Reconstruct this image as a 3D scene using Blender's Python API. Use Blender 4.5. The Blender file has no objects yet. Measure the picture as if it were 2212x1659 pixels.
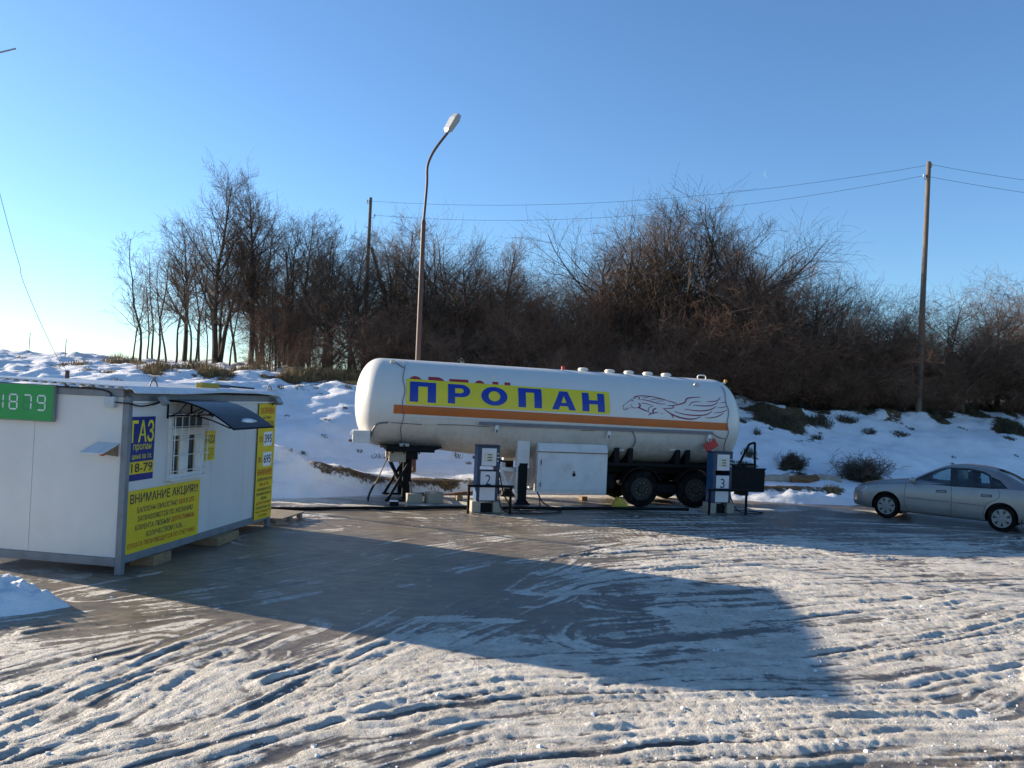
import bpy, bmesh, math, random
import numpy as np
from mathutils import Vector, Matrix, noise

random.seed(7); rng = np.random.default_rng(7)
R = math.radians
SC = bpy.context.scene
COL = SC.collection

# ------------------------------------------------------------------ camera
IW, IH, FPX, CH = 2212.0, 1659.0, 1780.0, 2.85
PITCH, ROLL = R(0.95), R(2.6)
cp, sp, cr, sr = math.cos(PITCH), math.sin(PITCH), math.cos(ROLL), math.sin(ROLL)
fwd = Vector((0, cp, sp)); up0 = Vector((0, -sp, cp)); rt0 = Vector((1, 0, 0))
cx_ = cr*rt0 + sr*up0; cy_ = -sr*rt0 + cr*up0
cam = bpy.data.cameras.new('camera'); camo = bpy.data.objects.new('camera', cam); COL.objects.link(camo)
M = Matrix.Identity(4)
for i in range(3):
    M[i][0] = cx_[i]; M[i][1] = cy_[i]; M[i][2] = -fwd[i]
M[2][3] = CH
camo.matrix_world = M
cam.sensor_width = 36.0; cam.lens = FPX/IW*36.0; cam.clip_end = 9000; cam.clip_start = 0.1
SC.camera = camo

# ------------------------------------------------------------------ light
SUN_EL, SUN_AZ = R(15.5), R(-67.0)          # azimuth from +Y, negative = to the left (west of view)
sdir = Vector((math.sin(SUN_AZ)*math.cos(SUN_EL), math.cos(SUN_AZ)*math.cos(SUN_EL), math.sin(SUN_EL)))
wd = bpy.data.worlds.new('World'); SC.world = wd; wd.use_nodes = True
nt = wd.node_tree; bg = nt.nodes['Background']
sky = nt.nodes.new('ShaderNodeTexSky'); sky.sky_type = 'NISHITA'; sky.sun_disc = False
sky.sun_elevation = SUN_EL; sky.sun_rotation = SUN_AZ
sky.altitude = 200; sky.air_density = 1.0; sky.dust_density = 0.3; sky.ozone_density = 3.0
tint = nt.nodes.new('ShaderNodeMix'); tint.data_type = 'RGBA'; tint.blend_type = 'MULTIPLY'; tint.inputs[0].default_value = 1.0
tint.inputs[7].default_value = (0.75, 0.92, 1.07, 1)      # camera white balance of the picture
nt.links.new(sky.outputs[0], tint.inputs[6]); nt.links.new(tint.outputs[2], bg.inputs[0]); bg.inputs[1].default_value = 0.09
sl = bpy.data.lights.new('sun', 'SUN'); sl.energy = 5.0; sl.angle = R(0.53); sl.color = (1.0, 0.87, 0.68)
slo = bpy.data.objects.new('sun', sl); COL.objects.link(slo)
slo.rotation_euler = (-sdir).to_track_quat('-Z', 'Y').to_euler(); slo.location = sdir*60
SC.view_settings.view_transform = 'Standard'; SC.view_settings.look = 'None'
SC.view_settings.exposure = 1.2; SC.view_settings.gamma = 1.0

# ------------------------------------------------------------------ pixel helpers (direction only)
def ray(px, py):
    a = (px-IW/2)/FPX; b = -(py-IH/2)/FPX
    return (fwd + cx_*a + cy_*b)
CAMP = Vector((0, 0, CH))
def gnd(px, py, z=0.0):
    d = ray(px, py); return CAMP + d*((z-CH)/d.z)
def aty(px, py, Y):
    d = ray(px, py); return CAMP + d*(Y/d.y)
def onplane(px, py, P, n):
    d = ray(px, py); return CAMP + d*((Vector(P)-CAMP).dot(n)/d.dot(n))

# ------------------------------------------------------------------ materials
MATS = {}
def mat(name, col, rough=0.6, metal=0.0, var=0.12, vs=6.0, bump=0.0, bs=60.0, dirt=None, da=0.4, ds=3.0, spec=0.5, coat=0.0, stretch=(1, 1, 1), emis=None):
    if name in MATS: return MATS[name]
    m = bpy.data.materials.new(name); m.use_nodes = True; t = m.node_tree; L = t.links
    b = t.nodes['Principled BSDF']
    tc = t.nodes.new('ShaderNodeTexCoord'); mp = t.nodes.new('ShaderNodeMapping'); mp.inputs['Scale'].default_value = stretch
    L.new(tc.outputs['Object'], mp.inputs[0])
    n1 = t.nodes.new('ShaderNodeTexNoise'); n1.inputs['Scale'].default_value = vs; n1.inputs['Detail'].default_value = 5
    L.new(mp.outputs[0], n1.inputs['Vector'])
    r1 = t.nodes.new('ShaderNodeMapRange'); r1.inputs[1].default_value = 0.3; r1.inputs[2].default_value = 0.7
    r1.inputs[3].default_value = 1-var; r1.inputs[4].default_value = 1+var
    L.new(n1.outputs[0], r1.inputs[0])
    mx = t.nodes.new('ShaderNodeVectorMath'); mx.operation = 'SCALE'; mx.inputs[0].default_value = col
    L.new(r1.outputs[0], mx.inputs['Scale']); out = mx.outputs[0]
    if dirt:
        n2 = t.nodes.new('ShaderNodeTexNoise'); n2.inputs['Scale'].default_value = ds; n2.inputs['Detail'].default_value = 8; n2.inputs['Roughness'].default_value = 0.65
        L.new(mp.outputs[0], n2.inputs['Vector'])
        r2 = t.nodes.new('ShaderNodeMapRange'); r2.inputs[1].default_value = 0.48; r2.inputs[2].default_value = 0.72; r2.inputs[3].default_value = 0; r2.inputs[4].default_value = da
        L.new(n2.outputs[0], r2.inputs[0])
        mi = t.nodes.new('ShaderNodeMix'); mi.data_type = 'RGBA'; mi.inputs[7].default_value = (*dirt, 1)
        L.new(r2.outputs[0], mi.inputs[0]); L.new(out, mi.inputs[6]); out = mi.outputs[2]
    L.new(out, b.inputs['Base Color'])
    b.inputs['Metallic'].default_value = metal; b.inputs['Specular IOR Level'].default_value = spec
    b.inputs['Coat Weight'].default_value = coat; b.inputs['Coat Roughness'].default_value = 0.08
    rr = t.nodes.new('ShaderNodeMapRange'); rr.inputs[3].default_value = max(0.02, rough-0.08); rr.inputs[4].default_value = min(1, rough+0.08)
    L.new(n1.outputs[0], rr.inputs[0]); L.new(rr.outputs[0], b.inputs['Roughness'])
    if bump:
        n3 = t.nodes.new('ShaderNodeTexNoise'); n3.inputs['Scale'].default_value = bs; n3.inputs['Detail'].default_value = 4
        L.new(mp.outputs[0], n3.inputs['Vector'])
        bp = t.nodes.new('ShaderNodeBump'); bp.inputs['Strength'].default_value = bump; bp.inputs['Distance'].default_value = 0.02
        L.new(n3.outputs[0], bp.inputs['Height']); L.new(bp.outputs[0], b.inputs['Normal'])
    if emis:
        b.inputs['Emission Color'].default_value = (*emis, 1); b.inputs['Emission Strength'].default_value = 1.0
    MATS[name] = m; return m
def glassmat(name, tint, rough=0.03, ior=1.5):
    m = bpy.data.materials.new(name); m.use_nodes = True; t = m.node_tree; L = t.links
    for n in list(t.nodes):
        if n.type == 'BSDF_PRINCIPLED': t.nodes.remove(n)
    o = [n for n in t.nodes if n.type == 'OUTPUT_MATERIAL'][0]
    tr = t.nodes.new('ShaderNodeBsdfTransparent'); tr.inputs[0].default_value = (*tint, 1)
    gl = t.nodes.new('ShaderNodeBsdfGlossy'); gl.inputs['Roughness'].default_value = rough
    fr = t.nodes.new('ShaderNodeFresnel'); fr.inputs[0].default_value = ior
    nz = t.nodes.new('ShaderNodeTexNoise'); nz.inputs['Scale'].default_value = 3
    ad = t.nodes.new('ShaderNodeMath'); ad.operation = 'MULTIPLY_ADD'; ad.inputs[1].default_value = 0.06; 
    L.new(nz.outputs[0], ad.inputs[0]); L.new(fr.outputs[0], ad.inputs[2])
    mx = t.nodes.new('ShaderNodeMixShader'); L.new(ad.outputs[0], mx.inputs[0]); L.new(tr.outputs[0], mx.inputs[1]); L.new(gl.outputs[0], mx.inputs[2])
    L.new(mx.outputs[0], o.inputs[0]); return m

WHITEP = mat('white panel', (0.60, 0.59, 0.575), 0.45, var=0.03, vs=1.5, dirt=(0.42, 0.38, 0.33), da=0.18, ds=1.2, bump=0.05, bs=120)
GREYF = mat('grey painted steel', (0.17, 0.19, 0.21), 0.45, var=0.08, dirt=(0.10, 0.085, 0.07), da=0.5, ds=4)
GALV = mat('galvanised sheet', (0.62, 0.64, 0.66), 0.5, 0.15, var=0.08, dirt=(0.4, 0.38, 0.36), da=0.4, ds=5)
BLACKM = mat('black metal', (0.007, 0.0075, 0.009), 0.55, var=0.3, dirt=(0.03, 0.026, 0.022), da=0.2, ds=8, spec=0.12)
RUBBER = mat('tyre rubber', (0.007, 0.007, 0.007), 0.9, spec=0.1, var=0.2, dirt=(0.04, 0.036, 0.03), da=0.5, ds=6, bump=0.2)
HOSE = mat('black hose rubber', (0.01, 0.01, 0.012), 0.55, var=0.2)
YELLOW = mat('yellow sign sheet', (0.70, 0.50, 0.014), 0.45, var=0.04, dirt=(0.45, 0.37, 0.08), da=0.25, ds=2)
BLUE = mat('blue sign sheet', (0.008, 0.022, 0.17), 0.4, var=0.06)
INK = mat('dark ink', (0.018, 0.018, 0.05), 0.5, var=0.1)
RED = mat('red ink', (0.42, 0.03, 0.015), 0.5, var=0.08)
YINK = mat('yellow ink', (0.72, 0.62, 0.03), 0.45, var=0.04)
PAPER = mat('white paper', (0.74, 0.74, 0.76), 0.6, var=0.03)
GREENS = mat('green display board', (0.012, 0.27, 0.055), 0.35, var=0.06)
GREEND = mat('dim green segment', (0.02, 0.19, 0.075), 0.4, var=0.05)
LEDW = mat('pale display segment', (0.62, 0.68, 0.66), 0.4, var=0.05)
WOOD = mat('raw timber', (0.25, 0.165, 0.09), 0.8, var=0.25, vs=5, stretch=(1, 8, 8), bump=0.25, dirt=(0.16, 0.11, 0.07), da=0.5)
PLANK = mat('weathered plank', (0.25, 0.20, 0.15), 0.85, var=0.25, vs=4, stretch=(6, 1, 6), bump=0.25)
CONC = mat('concrete', (0.36, 0.31, 0.24), 0.9, var=0.15, bump=0.3, bs=40, dirt=(0.2, 0.17, 0.13), da=0.5)
TANKW = None
WPAINT = mat('chalky white paint', (0.62, 0.615, 0.61), 0.5, var=0.05, vs=3, dirt=(0.30, 0.22, 0.15), da=0.3, ds=2.5, bump=0.05)
ORANGE = mat('orange stripe', (0.46, 0.105, 0.008), 0.45, var=0.1, vs=2, dirt=(0.30, 0.10, 0.03), da=0.4)
BANNERY = mat('yellow banner', (0.68, 0.57, 0.02), 0.42, var=0.04, vs=2, dirt=(0.5, 0.48, 0.1), da=0.2)
BANNERB = mat('blue lettering', (0.008, 0.035, 0.30), 0.42, var=0.05)
REDL = mat('faded red lettering', (0.33, 0.022, 0.03), 0.5, var=0.1)
CRIM = mat('crimson line', (0.20, 0.016, 0.055), 0.5, var=0.2)
HAZR = mat('red hazard plate', (0.45, 0.01, 0.012), 0.4, var=0.08)
RAILG = mat('dull grey rail', (0.14, 0.14, 0.165), 0.5, var=0.15, dirt=(0.09, 0.08, 0.07), da=0.4)
RUST = mat('rusty brown paint', (0.085, 0.045, 0.036), 0.6, var=0.25, dirt=(0.07, 0.04, 0.03), da=0.5, ds=6)
LAMPG = mat('lamp housing grey', (0.30, 0.305, 0.31), 0.4, 0.2, var=0.08, dirt=(0.3, 0.29, 0.27), da=0.4)
LAMPD = mat('lamp diffuser', (0.42, 0.43, 0.43), 0.25, var=0.08)
POLEW = mat('grey pole timber', (0.14, 0.112, 0.088), 0.9, var=0.3, vs=5, stretch=(8, 8, 0.6), bump=0.5, bs=30, dirt=(0.10, 0.08, 0.06), da=0.6)
WIRE = mat('wire', (0.03, 0.035, 0.05), 0.5, var=0.1)
PORC = mat('porcelain', (0.6, 0.62, 0.62), 0.25, var=0.05)
PUMPB = mat('dark blue pump steel', (0.014, 0.028, 0.060), 0.45, var=0.1, dirt=(0.05, 0.06, 0.08), da=0.4)
PUMPL = mat('bright blue pump side', (0.022, 0.080, 0.18), 0.45, var=0.1, dirt=(0.1, 0.14, 0.2), da=0.35)
PUMPW = mat('white pump panel', (0.62, 0.60, 0.62), 0.4, var=0.03)
LCD = mat('liquid crystal display', (0.16, 0.15, 0.12), 0.25, var=0.1)
CREAM = mat('cream keypad', (0.58, 0.55, 0.44), 0.4, var=0.05)
CHOCK = mat('yellow chock paint', (0.55, 0.38, 0.03), 0.5, var=0.15, dirt=(0.2, 0.15, 0.06), da=0.5)
SILVER = mat('silver car paint', (0.25, 0.25, 0.25), 0.38, 0.6, var=0.03, vs=2, dirt=(0.20, 0.175, 0.15), da=0.55, ds=2.2, coat=0.4)
HUB = mat('hubcap silver', (0.27, 0.265, 0.26), 0.5, 0.3, var=0.06, dirt=(0.2, 0.17, 0.14), da=0.4, ds=9)
TRIMB = mat('black car trim', (0.012, 0.013, 0.015), 0.35, var=0.1)
SEATM = mat('dark seat cloth', (0.02, 0.021, 0.024), 0.9, var=0.2)
LENS = mat('headlight lens', (0.62, 0.62, 0.58), 0.12, var=0.08, coat=0.8)
TAILR = mat('tail light red', (0.35, 0.01, 0.01), 0.15, var=0.08, coat=0.8)
CARGLASS = glassmat('tinted car glass', (0.62, 0.74, 0.74))
CANGLASS = glassmat('smoked canopy sheet', (0.03, 0.036, 0.06), 0.4, 1.18)
DARKGLASS = mat('dark window glass', (0.012, 0.02, 0.022), 0.06, var=0.2, spec=0.7)
PVC = mat('white window plastic', (0.70, 0.69, 0.67), 0.35, var=0.03)
BLIND = mat('yellowed inner frame', (0.42, 0.29, 0.14), 0.6, var=0.1)
BARK = mat('bare tree bark', (0.036, 0.029, 0.023), 0.9, var=0.35, vs=3, dirt=(0.07, 0.058, 0.042), da=0.5, ds=2)
TWIG = mat('bare twigs', (0.115, 0.074, 0.049), 0.85, var=0.3, vs=1.2)
TWIGR = mat('reddish brown twigs', (0.165, 0.090, 0.054), 0.85, var=0.3, vs=1.2)
BARKL = mat('pale lichened bark', (0.12, 0.10, 0.07), 0.9, var=0.35, vs=3)
GRASS = mat('dry winter grass', (0.24, 0.165, 0.075), 0.9, var=0.35, vs=1.0)
GRASSD = mat('dark wet weeds', (0.060, 0.052, 0.028), 0.9, var=0.35, vs=2.0)
SIRENR = mat('siren red', (0.4, 0.02, 0.015), 0.35, var=0.08)
BRUSHY = mat('yellow broom bristles', (0.48, 0.34, 0.06), 0.9, var=0.2, bump=0.5, bs=90, stretch=(1, 1, 12))
BRUSHB = mat('blue broom plastic', (0.03, 0.07, 0.14), 0.5, var=0.1)
LOGB = mat('brown rotten log', (0.17, 0.085, 0.035), 0.9, var=0.35, vs=3, stretch=(1, 6, 6), bump=0.5, bs=20)
SOIL = mat('bare soil', (0.12, 0.075, 0.042), 0.95, var=0.35, vs=4, bump=0.6, bs=14)

# ------------------------------------------------------------------ mesh helpers
class MB:
    def __init__(s): s.v = []; s.f = []
    def add(s, vs, fs):
        o = len(s.v); s.v += [tuple(p) for p in vs]; s.f += [tuple(i+o for i in f) for f in fs]; return s
    def box(s, a, b):
        x0, y0, z0 = a; x1, y1, z1 = b
        return s.add([(x0,y0,z0),(x1,y0,z0),(x1,y1,z0),(x0,y1,z0),(x0,y0,z1),(x1,y0,z1),(x1,y1,z1),(x0,y1,z1)],
                     [(0,3,2,1),(4,5,6,7),(0,1,5,4),(1,2,6,5),(2,3,7,6),(3,0,4,7)])
    def bar(s, p0, p1, w, h, upv=(0, 0, 1)):
        p0 = Vector(p0); p1 = Vector(p1); d = (p1-p0).normalized(); u = Vector(upv)
        sd = d.cross(u)
        if sd.length < 1e-4: sd = d.cross(Vector((1, 0, 0)))
        sd.normalize(); u = sd.cross(d)
        vs = []
        for p in (p0, p1):
            for a, b in ((-1,-1),(1,-1),(1,1),(-1,1)): vs.append(p + sd*a*w/2 + u*b*h/2)
        return s.add(vs, [(0,1,2,3),(7,6,5,4),(0,4,5,1),(1,5,6,2),(2,6,7,3),(3,7,4,0)])
    def tube(s, pts, rads, n=8, cap=True):
        pts = [Vector(p) for p in pts]
        if not hasattr(rads, '__len__'): rads = [rads]*len(pts)
        vs = []; fs = []; prev = None
        for i, p in enumerate(pts):
            t = (pts[min(i+1, len(pts)-1)] - pts[max(i-1, 0)])
            t = t.normalized() if t.length > 1e-9 else Vector((0, 0, 1))
            if prev is None:
                a = t.orthogonal().normalized()
            else:
                a = prev - t*prev.dot(t)
                a = a.normalized() if a.length > 1e-6 else t.orthogonal().normalized()
            prev = a; b = t.cross(a)
            for k in range(n):
                q = 2*math.pi*k/n; vs.append(p + (a*math.cos(q) + b*math.sin(q))*rads[i])
        for i in range(len(pts)-1):
            for k in range(n):
                fs.append((i*n+k, i*n+(k+1) % n, (i+1)*n+(k+1) % n, (i+1)*n+k))
        if cap:
            fs.append(tuple(range(n-1, -1, -1))); fs.append(tuple(range((len(pts)-1)*n, len(pts)*n)))
        return s.add(vs, fs)
    def cyl(s, p0, p1, r, n=16): return s.tube([p0, p1], [r, r], n)
    def lathe(s, prof, n=24, axis='z', c=(0, 0, 0), cap=True):
        # prof: list of (radius, height along axis)
        vs = []; fs = []
        for r, hgt in prof:
            for k in range(n):
                q = 2*math.pi*k/n; a, b = r*math.cos(q), r*math.sin(q)
                p = {'z': (a, b, hgt), 'y': (a, hgt, b), 'x': (hgt, a, b)}[axis]
                vs.append((p[0]+c[0], p[1]+c[1], p[2]+c[2]))
        for i in range(len(prof)-1):
            for k in range(n): fs.append((i*n+k, i*n+(k+1) % n, (i+1)*n+(k+1) % n, (i+1)*n+k))
        if cap: fs.append(tuple(range(n-1, -1, -1))); fs.append(tuple(range((len(prof)-1)*n, len(prof)*n)))
        return s.add(vs, fs)
    def prism(s, poly, y0, y1):
        # poly in (x,z), extruded along y
        n = len(poly)
        vs = [(x, y0, z) for x, z in poly] + [(x, y1, z) for x, z in poly]
        fs = [tuple(range(n)), tuple(range(2*n-1, n-1, -1))] + [(i, (i+1) % n+0, (i+1) % n+n, i+n)[::-1] for i in range(n)]
        return s.add(vs, fs)
    def build(s, name, m, parent=None, smooth=False, bevel=0.0, loc=None, rz=None, fix=True, seg=1):
        me = bpy.data.meshes.new(name); me.from_pydata(s.v, [], s.f)
        if fix or bevel:
            bm = bmesh.new(); bm.from_mesh(me)
            if bevel:
                bmesh.ops.remove_doubles(bm, verts=bm.verts, dist=1e-5)
                es = [e for e in bm.edges if len(e.link_faces) == 2 and e.calc_face_angle() > R(35)]
                try: bmesh.ops.bevel(bm, geom=es, offset=bevel, segments=seg, affect='EDGES', profile=0.6)
                except Exception: pass
            bmesh.ops.recalc_face_normals(bm, faces=bm.faces)
            bm.to_mesh(me); bm.free()
        me.validate()
        if smooth:
            me.polygons.foreach_set('use_smooth', [True]*len(me.polygons))
            if smooth != 'all': me.set_sharp_from_angle(angle=R(40))
        me.materials.append(m)
        return link(name, me, parent, loc, rz)
def link(name, me, parent=None, loc=None, rz=None):
    o = bpy.data.objects.new(name, me); COL.objects.link(o)
    if parent: o.parent = parent
    if loc is not None: o.location = loc
    if rz is not None: o.rotation_euler = (0, 0, rz)
    return o
def thing(name, label, cat, loc=(0, 0, 0), rz=0.0, group=None):
    o = bpy.data.objects.new(name, None); COL.objects.link(o); o.empty_display_size = 0.2
    o.location = loc; o.rotation_euler = (0, 0, rz)
    return tag(o, label, cat, group)
def tag(o, label, cat, group=None):
    o['label'] = label; o['category'] = cat
    if group: o['group'] = group
    return o
def kind(o, k): o['kind'] = k; return o
def smoothline(pts, n=8):
    P = [Vector(p) for p in pts]; out = []
    for i in range(len(P)-1):
        p0 = P[max(i-1, 0)]; p1 = P[i]; p2 = P[i+1]; p3 = P[min(i+2, len(P)-1)]
        for k in range(n):
            t = k/n
            out.append(0.5*((2*p1)+(-p0+p2)*t+(2*p0-5*p1+4*p2-p3)*t*t+(-p0+3*p1-3*p2+p3)*t**3))
    out.append(P[-1]); return out
_tc = {}
def text2d(body, bold=0.0):
    key = (body, bold)
    if key in _tc: return _tc[key]
    cu = bpy.data.curves.new('lettering', 'FONT'); cu.body = body; cu.size = 1; cu.offset = bold; cu.resolution_u = 3
    ob = bpy.data.objects.new('lettering_source', cu); COL.objects.link(ob)
    dg = bpy.context.evaluated_depsgraph_get(); me = ob.evaluated_get(dg).to_mesh()
    v = np.array([q.co[:2] for q in me.vertices]).reshape(-1, 2); f = [tuple(p.vertices) for p in me.polygons]
    ob.evaluated_get(dg).to_mesh_clear(); bpy.data.objects.remove(ob); bpy.data.curves.remove(cu)
    v = (v - v.min(0))/np.maximum(v.max(0)-v.min(0), 1e-6)
    _tc[key] = (v, f); return v, f
def lettering(body, rect, m, parent, fn, bold=0.0, name='lettering', cuts=0):
    # rect (a0,b0,a1,b1) in the face's own 2D coordinates, fn maps (a,b)->local xyz
    v, f = text2d(body, min(bold, 0.014)); a0, b0, a1, b1 = rect
    pts = [(a0+(a1-a0)*p[0], b0+(b1-b0)*p[1]) for p in v]
    o = flat(pts, f, m, parent, fn, name, cuts)
    if ' ' in body: o['kind'] = 'stuff'
    return o
def flat(pts, f, m, parent, fn, name, cuts=0):
    bm = bmesh.new(); vs = [bm.verts.new((p[0], p[1], 0)) for p in pts]
    for q in f:
        try: bm.faces.new([vs[i] for i in q])
        except ValueError: pass
    if cuts:
        lo = min(p[1] for p in pts); hi = max(p[1] for p in pts)
        k = math.floor(lo/cuts)+1
        while k*cuts < hi:
            bmesh.ops.bisect_plane(bm, geom=bm.verts[:]+bm.edges[:]+bm.faces[:], plane_co=(0, k*cuts, 0), plane_no=(0, 1, 0)); k += 1
    for w in bm.verts: w.co = Vector(fn(w.co.x, w.co.y))
    bmesh.ops.recalc_face_normals(bm, faces=bm.faces)
    me = bpy.data.meshes.new(name); bm.to_mesh(me); bm.free(); me.materials.append(m)
    return link(name, me, parent)

# ------------------------------------------------------------------ noise in numpy
def vnoise(x, y, seed=0):
    xi = np.floor(x).astype(np.int64); yi = np.floor(y).astype(np.int64); xf = x-xi; yf = y-yi
    def hsh(a, b):
        n = (a*374761393 + b*668265263 + seed*974634777) & 0x7fffffff
        n = ((n ^ (n >> 13))*1274126177) & 0x7fffffff
        return ((n ^ (n >> 16)) & 0xffff)/65535.0
    u = xf*xf*(3-2*xf); v = yf*yf*(3-2*yf)
    return (hsh(xi, yi)*(1-u)+hsh(xi+1, yi)*u)*(1-v) + (hsh(xi, yi+1)*(1-u)+hsh(xi+1, yi+1)*u)*v
def fbm(x, y, seed=0, oct=4):
    s = 0; a = 0.5
    for i in range(oct): s = s + a*vnoise(x*2**i, y*2**i, seed+i); a *= 0.5
    return s/(1-0.5**oct)
def worley(x, y, seed=0):
    xi = np.floor(x).astype(np.int64); yi = np.floor(y).astype(np.int64); best = np.full(x.shape, 9.0)
    for dx in (-1, 0, 1):
        for dy in (-1, 0, 1):
            a = xi+dx; b = yi+dy
            n = (a*374761393 + b*668265263 + seed*974634777) & 0x7fffffff
            n = ((n ^ (n >> 13))*1274126177) & 0x7fffffff; n = n ^ (n >> 16)
            px_ = a + (n & 0xff)/255.0; py_ = b + ((n >> 8) & 0xff)/255.0; rad = 0.55+0.45*((n >> 4) & 0x3f)/63.0
            best = np.minimum(best, np.hypot(x-px_, y-py_)/rad)
    return best
def sstep(a, b, x): t = np.clip((x-a)/(b-a), 0, 1); return t*t*(3-2*t)

# ------------------------------------------------------------------ terrain heights
FX = np.array([-80, -40, -20, -12, -8, -5, -1.5, 4, 9, 15, 30, 60, 100.])
FY = np.array([4, 12, 17.5, 20.0, 21.6, 22.6, 24.2, 26.1, 26.9, 27.6, 30.5, 38, 48.])
_xs = np.linspace(-80, 100, 1801); _ys = np.interp(_xs, FX, FY); _k = np.ones(25)/25
_ys = np.convolve(np.pad(_ys, 12, mode='edge'), _k, 'valid')
def foot(x): return np.interp(x, _xs, _ys)
PS = np.array([-4.5, 0, 0.35, 1.2, 3.0, 5.0, 8.0, 10.5, 20, 40, 100, 400])
PZ = np.array([-0.60, -0.02, 0.30, 0.45, 0.75, 1.65, 2.95, 3.25, 3.85, 4.3, 4.6, 5.0])
def bank(x, y):
    x = np.asarray(x, float); y = np.asarray(y, float)
    s = y-foot(x); s2 = s*0.94
    s2 = s2 + (fbm(x*0.35, y*0.35, 3)-0.5)*1.6*sstep(2, 6, s)
    z = np.interp(s2, PS, PZ)
    am = sstep(0.2, 1.2, s)
    z = z + am*((fbm(x*0.6, y*0.6, 11)-0.5)*0.42 + (fbm(x*2.2, y*2.2, 21)-0.5)*(0.07+0.13*sstep(6.5, 8.5, s)) + (vnoise(x*6, y*6, 31)-0.5)*0.02)
    top = sstep(7, 10, s)*sstep(40, 22, s)
    z = z + top*(fbm(x*0.9+5, y*0.9, 41)-0.5)*0.5
    # ploughed heaps at the foot
    def heap(cx, cy, sx, sy, a, th=0.25):
        dx = (x-cx)*math.cos(th)+(y-cy)*math.sin(th); dy = -(x-cx)*math.sin(th)+(y-cy)*math.cos(th)
        return a*np.exp(-(dx/sx)**2-(dy/sy)**2)*(0.45+1.1*fbm(x*2.8, y*2.8, 61, 5))
    z = z + heap(-6.6, 22.2, 2.2, 0.9, 0.85, 0.5) + heap(9.6, 26.0, 1.9, 0.62, 0.42, 0.1) + heap(7.4, 26.3, 1.0, 0.5, 0.16, 0.1)
    return z
def bankpix(px, py, t0=19.0, t1=75.0):
    d = ray(px, py); t = np.arange(t0, t1, 0.05)/d.y
    X = d.x*t; Y = d.y*t; Z = CH+d.z*t
    hit = np.nonzero(Z < bank(X, Y))[0]
    if len(hit) == 0: return None
    i = hit[0]; return Vector((X[i], Y[i], float(bank(X[i], Y[i]))))
def bz(x, y): return float(bank(np.array([x]), np.array([y]))[0])

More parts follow.
